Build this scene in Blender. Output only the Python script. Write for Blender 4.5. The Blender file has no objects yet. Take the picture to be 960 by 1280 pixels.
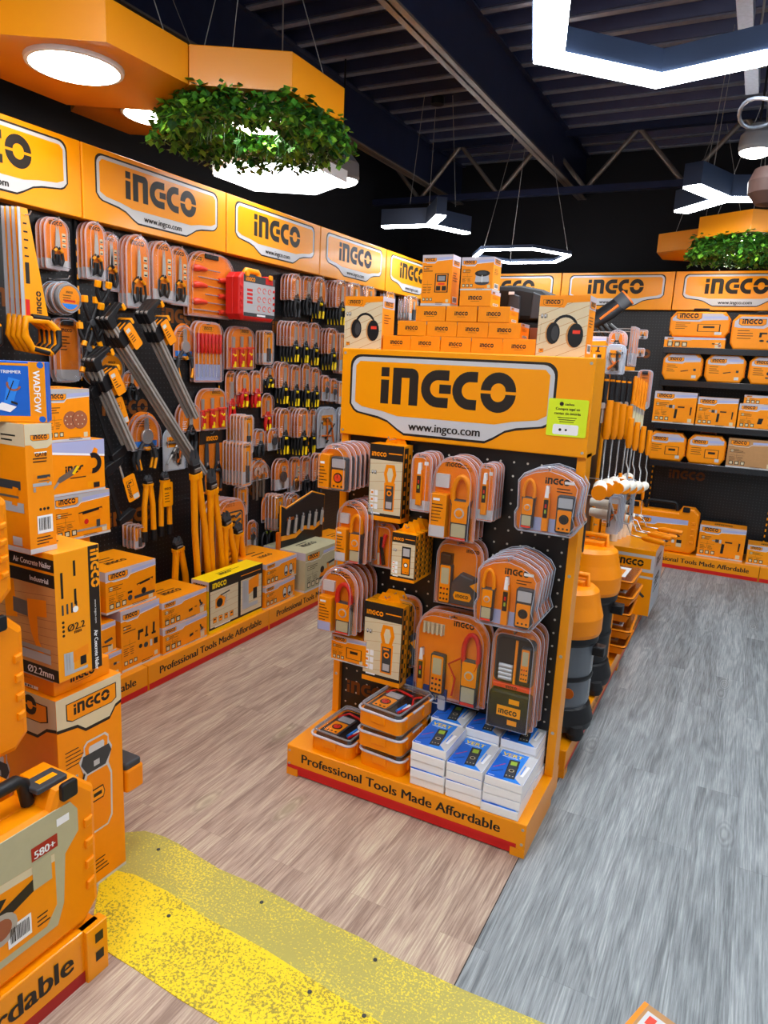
import bpy, math, random
from mathutils import Vector, Matrix
random.seed(11)
S = bpy.context.scene
COL = S.collection
PI = math.pi

# ------------------------------------------------------------------ camera
YAW, PITCH, ROLL, FPX, CAMH = 0.470002, 0.20715, 0.049357, 888.0, 1.6
cy, sy = math.cos(YAW), math.sin(YAW)
CF = Vector((-sy*math.cos(PITCH), cy*math.cos(PITCH), -math.sin(PITCH)))
_r0 = Vector((cy, sy, 0)); _u0 = _r0.cross(CF)
CR = math.cos(ROLL)*_r0 + math.sin(ROLL)*_u0
CU = -math.sin(ROLL)*_r0 + math.cos(ROLL)*_u0
CC = Vector((0, 0, CAMH))
cam = bpy.data.cameras.new('camera'); camo = bpy.data.objects.new('camera', cam); COL.objects.link(camo)
cam.sensor_fit = 'VERTICAL'; cam.sensor_height = 36; cam.lens = FPX/1280*36; cam.clip_start = .05; cam.clip_end = 60
camo.matrix_world = Matrix(((CR.x, CU.x, -CF.x, CC.x), (CR.y, CU.y, -CF.y, CC.y), (CR.z, CU.z, -CF.z, CC.z), (0, 0, 0, 1)))
S.camera = camo
S.view_settings.view_transform = 'Standard'; S.view_settings.look = 'None'
S.view_settings.exposure = 0.70; S.view_settings.gamma = 1; S.view_settings.use_curve_mapping = False
S.cycles.max_bounces = 10; S.cycles.transparent_max_bounces = 48; S.cycles.diffuse_bounces = 4
S.cycles.glossy_bounces = 4; S.cycles.caustics_reflective = False; S.cycles.caustics_refractive = False
W = bpy.data.worlds.new('world'); S.world = W; W.use_nodes = True
W.node_tree.nodes['Background'].inputs[0].default_value = (.75, .85, 1, 1)
W.node_tree.nodes['Background'].inputs[1].default_value = 0.55
LAMP = 26.0      # emission of the ceiling lamps' diffusers
SPOT = 16.0      # emission of the round downlights

def at(px, py, ax, val):
    """where the sight line through a pixel of the 960x1280 photograph meets the plane axis = val"""
    d = CF + CR*((px-480)/FPX) + CU*((640-py)/FPX)
    return CC + d*((val-CC[ax])/d[ax])

# ------------------------------------------------------------------ materials
def lin(h):
    c = [int(h[i:i+2], 16)/255 for i in (0, 2, 4)]
    return tuple(x/12.92 if x <= .04045 else ((x+.055)/1.055)**2.4 for x in c)+(1,)
MATS = {}
def mat(name, h, rough=.5, metal=0, var=.0, emit=0, coat=0, bump=0, scale=40):
    m = bpy.data.materials.new(name); m.use_nodes = True; nt = m.node_tree
    b = nt.nodes['Principled BSDF']
    b.inputs['Base Color'].default_value = lin(h); b.inputs['Roughness'].default_value = rough
    b.inputs['Metallic'].default_value = metal; b.inputs['Coat Weight'].default_value = coat
    b.inputs['Coat Roughness'].default_value = .12; b.inputs['Specular IOR Level'].default_value = .32
    if emit:
        b.inputs['Emission Color'].default_value = lin(h); b.inputs['Emission Strength'].default_value = emit
    if var or bump:
        tc = nt.nodes.new('ShaderNodeTexCoord'); n = nt.nodes.new('ShaderNodeTexNoise')
        n.inputs['Scale'].default_value = scale; n.inputs['Detail'].default_value = 3
        nt.links.new(tc.outputs['Object'], n.inputs['Vector'])
        if var:
            mx = nt.nodes.new('ShaderNodeMix'); mx.data_type = 'RGBA'
            c = lin(h); mx.inputs[6].default_value = tuple(x*(1-var) for x in c[:3])+(1,)
            mx.inputs[7].default_value = tuple(min(1, x*(1+var)) for x in c[:3])+(1,)
            nt.links.new(n.outputs['Fac'], mx.inputs[0]); nt.links.new(mx.outputs[2], b.inputs['Base Color'])
        if bump:
            bp = nt.nodes.new('ShaderNodeBump'); bp.inputs['Strength'].default_value = bump; bp.inputs['Distance'].default_value = .002
            nt.links.new(n.outputs['Fac'], bp.inputs['Height']); nt.links.new(bp.outputs[0], b.inputs['Normal'])
    MATS[name] = m
    return m
mat('orange', 'F79200', .45, var=.05, coat=.05)
mat('cardo', 'F5831A', .42, var=.05)          # printed carton
mat('sign', 'F99D00', .34, var=.03, coat=.2, scale=3)
mat('peglogo', '7A4310', .5)
mat('panel_white', 'F4FAFF', .4, emit=4.2)     # painted sheet metal
mat('metalo', 'F29500', .36, var=.04, coat=.2, scale=4)
mat('deep', 'C9620A', .45)
mat('plast', 'F48C00', .38, var=.03, bump=.04, scale=200)
mat('ink', '241D18', .5)
mat('black', '17171A', .42, var=.15, scale=20)
mat('rubber', '1B1B1D', .6, bump=.1, scale=150)
mat('dgrey', '3A3C40', .5, var=.1)
mat('grey', '8E9196', .45, var=.06)
mat('silver', 'B9BDC4', .3, metal=.2)
mat('band', 'C4BCC8', .35, coat=.3)
mat('lilac', 'A9B2DC', .3, coat=.4)
mat('steel', 'B4B0AC', .3, metal=.4, var=.1)
mat('chrome', 'D5D8DC', .18, metal=.7)
mat('dsteel', '7A7068', .35, metal=.4, var=.15)
mat('rib_lit', '8E93A4', .35, metal=.5, var=.3, scale=30)  # paler than the deck: light caught on the ribs, put into the colour
mat('white', 'F1F1F3', .4, var=.02)
mat('badge', 'C9C9CC', .35, coat=.3)
mat('red', 'CF1E1C', .38, var=.05)
mat('dred', 'A51F1A', .4)
mat('redo', 'E8412A', .35)
mat('yellow', 'F7D20A', .4, var=.04)
mat('blue', '1C62C8', .4, var=.05)
mat('sky', '2F86E8', .35)
mat('navy', '23407C', .4)
mat('pale', 'D9C9A6', .45, var=.06, scale=25)
mat('wood', 'C98F52', .5, var=.2, scale=18)
mat('brown', '9C5A3C', .6, var=.08)
mat('domebrown', '4C3833', .4)
mat('sand', 'B7B08E', .6, var=.06)
mat('green', '9DBA3A', .4)
mat('lime', 'D9EE28', .4)
mat('bristle', 'CFC6A6', .8, var=.15)
mat('fleece', 'F0E8DA', .9, var=.08, bump=.4, scale=90)
mat('kraft', 'B98A5A', .6, var=.1)
mat('lamp_white', 'F4FAFF', .4, emit=LAMP)
mat('spot_white', 'FFF8EC', .4, emit=SPOT)
mat('navysteel', '262C46', .34, metal=.25, var=.25, scale=9)
mat('deck', '353C5C', .38, metal=.3, var=.3, scale=7)
mat('wallblack', '0C0C12', .7, var=.2, scale=5)
mat('shelfm', '1D1E22', .25, coat=.5)
mat('lampbody', '34415A', .4, metal=.3)
mat('galv', 'A9B4C4', .35, metal=.6, var=.25, scale=60)
mat('amber', 'E8A010', .15, coat=.8)
mat('leaf1', '3F7A22', .45, var=.3); mat('leaf2', '6FA82E', .4, var=.3); mat('leaf3', '1F4A1C', .5, var=.3)

def clear(name, tint, fac, rough, diff=True):
    m = bpy.data.materials.new(name); m.use_nodes = True; nt = m.node_tree; nt.nodes.clear()
    o = nt.nodes.new('ShaderNodeOutputMaterial'); t = nt.nodes.new('ShaderNodeBsdfTransparent')
    p = nt.nodes.new('ShaderNodeBsdfPrincipled' if diff else 'ShaderNodeBsdfGlossy'); mx = nt.nodes.new('ShaderNodeMixShader')
    fr = nt.nodes.new('ShaderNodeLayerWeight'); pw_ = nt.nodes.new('ShaderNodeMath'); pw_.operation = 'POWER'; pw_.inputs[1].default_value = 3
    ma = nt.nodes.new('ShaderNodeMath'); ma.operation = 'MULTIPLY_ADD'
    fr.inputs[0].default_value = .5; ma.inputs[1].default_value = .45; ma.inputs[2].default_value = fac; ma.use_clamp = True
    t.inputs[0].default_value = (.985, .985, .99, 1)
    p.inputs['Base Color' if diff else 'Color'].default_value = lin(tint); p.inputs['Roughness'].default_value = rough
    nt.links.new(fr.outputs['Facing'], pw_.inputs[0]); nt.links.new(pw_.outputs[0], ma.inputs[0]); nt.links.new(ma.outputs[0], mx.inputs[0])
    nt.links.new(t.outputs[0], mx.inputs[1]); nt.links.new(p.outputs[0], mx.inputs[2]); nt.links.new(mx.outputs[0], o.inputs[0])
    MATS[name] = m
clear('clear', 'F4F6FA', .05, .12, False)
clear('edge', 'DDE4F4', .55, .12)
clear('film', 'F4F6FA', .18, .15, False)

def peg_mat(name, base, dot, pitch=.025, rad=.0035, vertical='YZ'):
    m = bpy.data.materials.new(name); m.use_nodes = True; nt = m.node_tree; b = nt.nodes['Principled BSDF']
    tc = nt.nodes.new('ShaderNodeTexCoord'); mp = nt.nodes.new('ShaderNodeVectorMath'); mp.operation = 'SCALE'
    mp.inputs['Scale'].default_value = 1/pitch
    fr = nt.nodes.new('ShaderNodeVectorMath'); fr.operation = 'FRACTION'
    sb = nt.nodes.new('ShaderNodeVectorMath'); sb.operation = 'SUBTRACT'; sb.inputs[1].default_value = (.5, .5, .5)
    ml = nt.nodes.new('ShaderNodeVectorMath'); ml.operation = 'MULTIPLY'; ml.inputs[1].default_value = (1, 0, 1)
    ln = nt.nodes.new('ShaderNodeVectorMath'); ln.operation = 'LENGTH'
    lt = nt.nodes.new('ShaderNodeMath'); lt.operation = 'LESS_THAN'; lt.inputs[1].default_value = rad/pitch
    mx = nt.nodes.new('ShaderNodeMix'); mx.data_type = 'RGBA'; mx.inputs[6].default_value = lin(base); mx.inputs[7].default_value = lin(dot)
    L = nt.links.new
    L(tc.outputs['Object'], mp.inputs[0]); L(mp.outputs[0], fr.inputs[0]); L(fr.outputs[0], sb.inputs[0]); L(sb.outputs[0], ml.inputs[0])
    L(ml.outputs[0], ln.inputs[0]); L(ln.outputs['Value'], lt.inputs[0]); L(lt.outputs[0], mx.inputs[0]); L(mx.outputs[2], b.inputs['Base Color'])
    b.inputs['Roughness'].default_value = .38
    MATS[name] = m
peg_mat('peg', '0F1013', '3E4044', .025, .003)
peg_mat('pegw', '131211', 'C9C3B8', .05, .004)

def wood_mat(name, c1, c2, c3, pw, knotcol, seamcol, lo, hi):
    m = bpy.data.materials.new(name); m.use_nodes = True; nt = m.node_tree; b = nt.nodes['Principled BSDF']; L = nt.links.new
    N = nt.nodes.new
    def math_(op, a, c=None, d=None):
        q = N('ShaderNodeMath'); q.operation = op
        for k, v in enumerate((a, c, d)):
            if v is None: continue
            if isinstance(v, (int, float)): q.inputs[k].default_value = v
            else: L(v, q.inputs[k])
        return q.outputs[0]
    def vm(v, s):
        q = N('ShaderNodeVectorMath'); q.operation = 'MULTIPLY'; q.inputs[1].default_value = s; L(v, q.inputs[0]); return q.outputs[0]
    tc = N('ShaderNodeTexCoord'); mp = N('ShaderNodeMapping'); mp.inputs['Rotation'].default_value = (0, 0, PI/2)
    L(tc.outputs['Object'], mp.inputs[0]); V = mp.outputs[0]
    br = N('ShaderNodeTexBrick'); br.inputs['Scale'].default_value = 1; br.inputs['Brick Width'].default_value = 1.22
    br.inputs['Row Height'].default_value = pw; br.inputs['Mortar Size'].default_value = .0009; br.offset = .37
    br.inputs['Color1'].default_value = (.1, .1, .1, 1); br.inputs['Color2'].default_value = (.9, .9, .9, 1); br.inputs['Mortar'].default_value = (.5, .5, .5, 1)
    L(V, br.inputs[0])
    ad = N('ShaderNodeVectorMath'); ad.operation = 'MULTIPLY_ADD'; ad.inputs[1].default_value = (9, 9, 9)
    L(br.outputs['Color'], ad.inputs[0]); L(vm(V, (1.3, 13, 1)), ad.inputs[2])
    n1 = N('ShaderNodeTexNoise'); n1.inputs['Scale'].default_value = 1; n1.inputs['Detail'].default_value = 2; n1.inputs['Distortion'].default_value = .35
    L(ad.outputs[0], n1.inputs['Vector'])
    ring = math_('SINE', math_('MULTIPLY', n1.outputs['Fac'], 46))
    n2 = N('ShaderNodeTexNoise'); n2.inputs['Scale'].default_value = 1; n2.inputs['Detail'].default_value = 5; n2.inputs['Roughness'].default_value = .72
    L(vm(V, (6, 190, 1)), n2.inputs['Vector'])
    # knots: rings round scattered points
    vo = N('ShaderNodeTexVoronoi'); vo.inputs['Scale'].default_value = 1; L(vm(V, (1.5, 4.2, 1)), vo.inputs['Vector'])
    vd = math_('ADD', vo.outputs['Distance'], math_('MULTIPLY', n1.outputs['Fac'], .12))
    km = N('ShaderNodeMapRange'); km.inputs[1].default_value = .24; km.inputs[2].default_value = .08; L(vd, km.inputs[0])
    kr = math_('SINE', math_('MULTIPLY', vd, 150))
    g = math_('MULTIPLY_ADD', ring, .035, math_('MULTIPLY', n2.outputs['Fac'], .62))
    g = math_('MULTIPLY_ADD', n1.outputs['Fac'], .30, g)
    g = math_('MULTIPLY_ADD', br.outputs['Color'], .045, g)
    g = math_('ADD', g, math_('MULTIPLY', math_('MULTIPLY', kr, km.outputs[0]), .13))
    cr = N('ShaderNodeValToRGB'); e = cr.color_ramp.elements
    e[0].position = lo; e[0].color = lin(c1); e[1].position = hi; e[1].color = lin(c3)
    k = e.new((lo+hi)/2); k.color = lin(c2)
    L(g, cr.inputs[0])
    mk = N('ShaderNodeMix'); mk.data_type = 'RGBA'; mk.inputs[7].default_value = lin(knotcol); L(math_('MULTIPLY', km.outputs[0], .55), mk.inputs[0]); L(cr.outputs[0], mk.inputs[6])
    mm = N('ShaderNodeMix'); mm.data_type = 'RGBA'; mm.inputs[7].default_value = lin(seamcol); L(math_('MULTIPLY', br.outputs['Fac'], .6), mm.inputs[0]); L(mk.outputs[2], mm.inputs[6])
    L(mm.outputs[2], b.inputs['Base Color'])
    rr = N('ShaderNodeMapRange'); rr.inputs[3].default_value = .55; rr.inputs[4].default_value = .36; L(n2.outputs['Fac'], rr.inputs[0]); L(rr.outputs[0], b.inputs['Roughness'])
    bp = N('ShaderNodeBump'); bp.inputs['Strength'].default_value = .3; bp.inputs['Distance'].default_value = .002; L(g, bp.inputs['Height']); L(bp.outputs[0], b.inputs['Normal'])
    MATS[name] = m
wood_mat('vinylbrown', '8C7466', 'B59D8C', 'D2C7AA', .15, 'C2BE98', '94806F', .38, .64)
wood_mat('vinylgrey', '62686C', '8B9296', 'B2B8BA', .152, '8C9092', '6A6E72', .36, .66)

def speck(name, c1, c2, th, sc):
    m = bpy.data.materials.new(name); m.use_nodes = True; nt = m.node_tree; b = nt.nodes['Principled BSDF']; L = nt.links.new
    tc = nt.nodes.new('ShaderNodeTexCoord'); n = nt.nodes.new('ShaderNodeTexNoise'); n.inputs['Scale'].default_value = sc; n.inputs['Detail'].default_value = 4
    n.inputs['Roughness'].default_value = .75
    n2 = nt.nodes.new('ShaderNodeTexNoise'); n2.inputs['Scale'].default_value = 4; ma = nt.nodes.new('ShaderNodeMath'); ma.operation = 'MULTIPLY_ADD'; ma.inputs[1].default_value = .32
    cr = nt.nodes.new('ShaderNodeValToRGB'); e = cr.color_ramp.elements
    e[0].position = th-.025; e[0].color = lin(c1); e[1].position = th+.025; e[1].color = lin(c2)
    L(tc.outputs['Object'], n.inputs['Vector']); L(tc.outputs['Object'], n2.inputs['Vector']); L(n2.outputs['Fac'], ma.inputs[0]); L(n.outputs['Fac'], ma.inputs[2])
    L(ma.outputs[0], cr.inputs[0]); L(cr.outputs[0], b.inputs['Base Color'])
    bp = nt.nodes.new('ShaderNodeBump'); bp.inputs['Strength'].default_value = .5; bp.inputs['Distance'].default_value = .002
    L(n.outputs['Fac'], bp.inputs['Height']); L(bp.outputs[0], b.inputs['Normal']); b.inputs['Roughness'].default_value = .5
    MATS[name] = m
speck('stripe', 'F3D40A', '9C8A2A', .70, 130)
speck('faded', 'AFA450', 'E8D23A', .72, 150)

# ------------------------------------------------------------------ mesh builder
def FR(o, u, v):
    u = Vector(u); v = Vector(v); n = u.cross(v)
    return Matrix(((u.x, v.x, n.x, o[0]), (u.y, v.y, n.y, o[1]), (u.z, v.z, n.z, o[2]), (0, 0, 0, 1)))
FRONT = FR((0, 0, 0), (1, 0, 0), (0, 0, 1))           # u = x, v = z, n = -y
def off(F, du, dv, dn=0): return F @ Matrix.Translation((du, dv, dn))
def circ(cx, cy_, r, n=18, r2=None): return [(cx+r*math.cos(2*PI*i/n), cy_+(r2 or r)*math.sin(2*PI*i/n)) for i in range(n)]
def rrect(x0, y0, x1, y1, r, n=4):
    r = min(r, (x1-x0)/2, (y1-y0)/2); p = []
    for cx, cy_, a in ((x1-r, y1-r, 0), (x0+r, y1-r, 1), (x0+r, y0+r, 2), (x1-r, y0+r, 3)):
        for i in range(n+1):
            t = (a+i/n)*PI/2; p.append((cx+r*math.cos(t), cy_+r*math.sin(t)))
    return p
def seg(x0, y0, x1, y1, w):
    d = math.hypot(x1-x0, y1-y0) or 1; nx, ny = -(y1-y0)/d*w/2, (x1-x0)/d*w/2
    return [(x0-nx, y0-ny), (x1-nx, y1-ny), (x1+nx, y1+ny), (x0+nx, y0+ny)]
def arc(cx, cy_, ro, ri, a0, a1, n=14):
    o = [(cx+ro*math.cos(math.radians(a0+(a1-a0)*i/n)), cy_+ro*math.sin(math.radians(a0+(a1-a0)*i/n))) for i in range(n+1)]
    return o+[(cx+ri*math.cos(math.radians(a1-(a1-a0)*i/n)), cy_+ri*math.sin(math.radians(a1-(a1-a0)*i/n))) for i in range(n+1)]
def inset(P, d):
    n = len(P); o = []
    A = sum(P[i][0]*P[(i+1) % n][1]-P[(i+1) % n][0]*P[i][1] for i in range(n))
    s = 1 if A > 0 else -1
    for i in range(n):
        a, b, c = P[i-1], P[i], P[(i+1) % n]
        d1 = math.hypot(b[0]-a[0], b[1]-a[1]) or 1e-9; d2 = math.hypot(c[0]-b[0], c[1]-b[1]) or 1e-9
        n1 = (-(b[1]-a[1])/d1*s, (b[0]-a[0])/d1*s); n2 = (-(c[1]-b[1])/d2*s, (c[0]-b[0])/d2*s)
        mx, my = n1[0]+n2[0], n1[1]+n2[1]; q = mx*mx+my*my
        k = min(2*d/q if q > .3 else d, 2*d)
        o.append((b[0]+mx*k, b[1]+my*k))
    return o
TX = {}
def textmesh(s, bold=False):
    k = (s, bold)
    if k not in TX:
        c = bpy.data.curves.new('t', 'FONT'); c.body = s; c.size = 1; c.offset = 0; c.resolution_u = 3
        o = bpy.data.objects.new('t', c); COL.objects.link(o)
        dg = bpy.context.evaluated_depsgraph_get(); m = o.evaluated_get(dg).to_mesh()
        V = [(v.co.x, v.co.y) for v in m.vertices]; Fc = [tuple(p.vertices) for p in m.polygons]
        o.evaluated_get(dg).to_mesh_clear(); bpy.data.objects.remove(o); bpy.data.curves.remove(c)
        x0 = min(v[0] for v in V); x1 = max(v[0] for v in V)
        TX[k] = ([(a-x0, b) for a, b in V], Fc, x1-x0)
    return TX[k]
class MB:
    def __init__(s): s.v = []; s.f = []; s.m = []; s.s = []; s.sl = []; s.T = Matrix()
    def mi(s, m):
        if m not in s.sl: s.sl.append(m)
        return s.sl.index(m)
    def add(s, V, Fc, m, sm=False):
        b = len(s.v); T = s.T; s.v += [tuple(T @ Vector(p)) for p in V]; i = s.mi(m)
        for f in Fc: s.f.append([b+k for k in f]); s.m.append(i); s.s.append(sm)
    def poly(s, F, P, m, n=.0006):
        V = [F @ Vector((p[0], p[1], n)) for p in P]
        A = sum(P[i-1][0]*P[i][1]-P[i][0]*P[i-1][1] for i in range(len(P)))
        s.add(V, [list(range(len(P))) if A > 0 else list(range(len(P)))[::-1]], m)
    def rect(s, F, x0, y0, x1, y1, m, n=.0006): s.poly(F, [(x0, y0), (x1, y0), (x1, y1), (x0, y1)], m, n)
    def prism(s, F, P, d, m, ch=0, sm=False, side=None, base=0):
        A = sum(P[i-1][0]*P[i][1]-P[i][0]*P[i-1][1] for i in range(len(P)))
        if A < 0: P = P[::-1]
        N = len(P); rings = [(P, base), (P, base+d-ch)] if ch else [(P, base), (P, base+d)]
        if ch:
            rings.append((inset(P, ch*.35), base+d-ch*.35)); rings.append((inset(P, ch), base+d))
        V = []; Fc = []
        for R, z in rings: V += [F @ Vector((p[0], p[1], z)) for p in R]
        for k in range(len(rings)-1):
            for i in range(N):
                j = (i+1) % N; Fc.append((k*N+i, k*N+j, (k+1)*N+j, (k+1)*N+i))
        s.add(V, Fc, side or m, sm)
        K = (len(rings)-1)*N
        s.add(V[K:K+N], [list(range(N))], m); s.add(V[:N], [list(range(N))[::-1]], m)
    def box(s, x0, x1, y0, y1, z0, z1, m, ch=0):
        s.prism(FR((0, y1, 0), (1, 0, 0), (0, 0, 1)), [(x0, z0), (x1, z0), (x1, z1), (x0, z1)], y1-y0, m, ch)
    def tube(s, P, r, m, n=8, closed=False, flat=1):
        P = [Vector(p) for p in P]; N = len(P); V = []; Fc = []; up = None
        for i, p in enumerate(P):
            a = P[i-1] if (i or closed) else P[i]; b = P[(i+1) % N] if (i < N-1 or closed) else P[i]
            t = (b-a).normalized()
            if up is None: up = t.orthogonal().normalized()
            up = (up-t*up.dot(t)).normalized(); w = t.cross(up)
            rr = r[i] if isinstance(r, (list, tuple)) else r
            V += [p+up*rr*math.cos(2*PI*k/n)+w*rr*flat*math.sin(2*PI*k/n) for k in range(n)]
        for i in range(N if closed else N-1):
            j = (i+1) % N
            for k in range(n): Fc.append((i*n+k, i*n+(k+1) % n, j*n+(k+1) % n, j*n+k))
        s.add(V, Fc, m, True)
        if not closed: s.add(V[:n]+V[-n:], [list(range(n))[::-1], list(range(n, 2*n))], m)
    def lathe(s, prof, m, o=(0, 0, 0), n=24, F=None, mats=None):
        F = F or Matrix.Translation(o); V = []
        for r, z in prof: V += [F @ Vector((r*math.cos(2*PI*k/n), r*math.sin(2*PI*k/n), z)) for k in range(n)]
        for i in range(len(prof)-1):
            s.add(V[i*n:(i+2)*n], [(k, (k+1) % n, n+(k+1) % n, n+k) for k in range(n)], mats[i] if mats else m, True)
    def text(s, F, st, x, y, size, m, al='l', bold=False, n=.0012, wid=None, lean=0):
        V, Fc, w = textmesh(st, bold); k = size; kx = (wid/w) if wid else k; w *= kx
        x0 = x-(w/2 if al == 'c' else w if al == 'r' else 0)
        for e in ((-.028, 0, .028) if bold else (0,)): s.add([F @ Vector((x0+a*kx+b*k*lean+e*k, y+b*k, n+(e/.028+1)*.00012)) for a, b in V], Fc, m)
    def build(s, name, parent=None, label=None, cat=None, group=None, kind=None, loc=None, rz=None):
        me = bpy.data.meshes.new(name); me.from_pydata(s.v, [], s.f)
        for m in s.sl: me.materials.append(MATS[m])
        me.polygons.foreach_set('material_index', s.m); me.polygons.foreach_set('use_smooth', s.s); me.update()
        o = bpy.data.objects.new(name, me); COL.objects.link(o)
        if parent: o.parent = parent
        if label: o['label'] = label
        if cat: o['category'] = cat
        if group: o['group'] = group
        if kind: o['kind'] = kind
        if loc is not None: o.location = loc
        if rz is not None: o.rotation_euler = (0, 0, rz)
        return o
def thing(name, label, cat, loc=(0, 0, 0), rz=0, group=None):
    o = bpy.data.objects.new(name, None); o.empty_display_size = .05; COL.objects.link(o); o.location = loc
    o.rotation_euler = (0, 0, rz) if not isinstance(rz, tuple) else rz
    o['label'] = label; o['category'] = cat
    if group: o['group'] = group
    return o
def copytree(root, loc, label=None, rz=None):
    c = root.copy(); COL.objects.link(c); c.location = loc
    if label: c['label'] = label
    if rz is not None: c.rotation_euler = (0, 0, rz) if not isinstance(rz, tuple) else rz
    for ch in list(root.children):
        d = ch.copy(); COL.objects.link(d); d.parent = c
        for g in list(ch.children):
            e = g.copy(); COL.objects.link(e); e.parent = d
    return c
def struct(name, mb, label=None):
    o = mb.build(name); o['kind'] = 'structure'
    if label: o['label'] = label
    return o
ORD = ['front', 'second-from-front', 'third-from-front', 'fourth-from-front', 'fifth-from-front', 'sixth-from-front', 'seventh-from-front', 'eighth-from-front', 'ninth-from-front']

# ------------------------------------------------------------------ lettering and artwork
def logo(mb, F, x, y, h, m='ink', n=.0012):
    """the shop's block wordmark, height h, left bottom at x, y; it is 3.94 h wide"""
    F = F @ Matrix.Translation((x, y, 0)) @ Matrix.Diagonal((h, h, 1, 1))
    def p(P): mb.poly(F, P, m, n)
    p([(0, 0), (.25, 0), (.25, .66), (0, .66)]); p([(0, .75), (.25, .75), (.25, 1), (0, 1)])
    o = [(.37, 0), (.37, 1), (.95, 1)]+[(.95+.2*math.sin(t*PI/8), .8+.2*math.cos(t*PI/8)) for t in range(1, 5)]+[(1.15, 0), (.88, 0), (.88, .74), (.64, .74), (.64, 0)]
    p(o)
    p(arc(1.74, .5, .5, .23, 90, 270)); p([(1.74, .73), (2.05, .73), (2.05, 1), (1.74, 1)]); p([(1.74, 0), (2.05, 0), (2.05, .27), (1.74, .27)])
    p([(1.78, .38), (2.12, .38), (2.12, .62), (1.78, .62)])
    p(arc(2.66, .5, .5, .23, 90, 270)); p([(2.66, .73), (2.86, .73), (2.86, 1), (2.66, 1)]); p([(2.66, 0), (2.86, 0), (2.86, .27), (2.66, .27)])
    p(arc(3.44, .54, .48, .2, 0, 180)); p(arc(3.44, .46, .48, .2, 180, 360))
def badge(mb, F, x, y, w, h, url=True, n=.0004, plate='sign'):
    """sign emblem: outlined badge, orange field, wordmark, web address; left bottom at x, y"""
    def shp(d, q=0):
        r = .09*h*1.6
        P = [(x+d, y+h*.36), (x+d, y+h-r-d)]
        P += [(x+d+r-r*math.cos(t*PI/10), y+h-d-r+r*math.sin(t*PI/10)) for t in range(1, 6)]
        P += [(x+w-d-r+r*math.sin(t*PI/10), y+h-d-r+r*math.cos(t*PI/10)) for t in range(0, 5)]
        P += [(x+w-d, y+h-r-d), (x+w-d, y+h*.36), (x+w-d-.02*w, y+h*.28+d*.4), (x+w*.96-d, y+h*.245+d*.6)]
        P += [(x+w*.84, y+h*.19+d), (x+w*.79, y+h*.15+d*.9), (x+w*.735, y+h*.05+d), (x+w*.70, y+d), (x+w*.30, y+d), (x+w*.265, y+h*.05+d), (x+w*.21, y+h*.15+d*.9), (x+w*.16, y+h*.19+d)]
        P += [(x+w*.04+d, y+h*.245+d*.6), (x+d+.02*w, y+h*.28+d*.4)]
        return P[::-1]
    mb.poly(F, shp(0), 'ink', n); mb.poly(F, shp(h*.030), 'badge', n*2)
    a = h*.085; b0 = y+h*.33; r = h*.06
    P = [(x+a, b0+.06*h), (x+a, y+h-a-r), (x+a+r, y+h-a), (x+w-a-r, y+h-a), (x+w-a, y+h-a-r), (x+w-a, b0+.06*h), (x+w*.93, b0), (x+w*.82, b0-h*.04), (x+w*.74, b0-h*.09), (x+w*.26, b0-h*.09), (x+w*.18, b0-h*.04), (x+w*.07, b0)]
    mb.poly(F, P[::-1], plate, n*3)
    lh = min(h*.46, w*.76/3.94); logo(mb, F, x+w/2-lh*1.97, y+h*.39, lh, 'ink', n*4)
    if url: mb.text(F, 'www.ingco.com', x+w/2, y+h*.078, h*.15, 'ink', 'c', True, n*4)
def plate(mb, F, x, y, h, n=.0008, bg='orange', ink='ink'):
    w = h*3.6
    mb.poly(F, [(x+.12*w, y), (x+.88*w, y), (x+w, y+.25*h), (x+w, y+h), (x, y+h), (x, y+.25*h)], 'ink', n)
    mb.poly(F, [(x+.13*w, y+.05*h), (x+.87*w, y+.05*h), (x+.985*w, y+.28*h), (x+.985*w, y+.94*h), (x+.015*w, y+.94*h), (x+.015*w, y+.28*h)], bg, n*1.4)
    logo(mb, F, x+w*.09, y+h*.3, h*.52*1.42, ink, n*1.9) if 0 else logo(mb, F, x+w*.13, y+h*.27, w*.74/3.94, ink, n*1.9)
def lines(mb, F, x, y, w, k, dy, t, m='ink', n=.0009, jit=.45):
    for i in range(k): mb.rect(F, x, y-i*dy, x+w*(1-random.random()*jit), y-i*dy+t, m, n)
def barcode(mb, F, x, y, w, h, n=.0009):
    mb.rect(F, x, y, x+w, y+h, 'white', n); q = x+w*.1
    while q < x+w*.88:
        b = w*random.choice((.02, .035, .05)); mb.rect(F, q, y+h*.18, q+b, y+h*.88, 'ink', n*1.4); q += b+w*random.choice((.025, .04))
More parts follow.
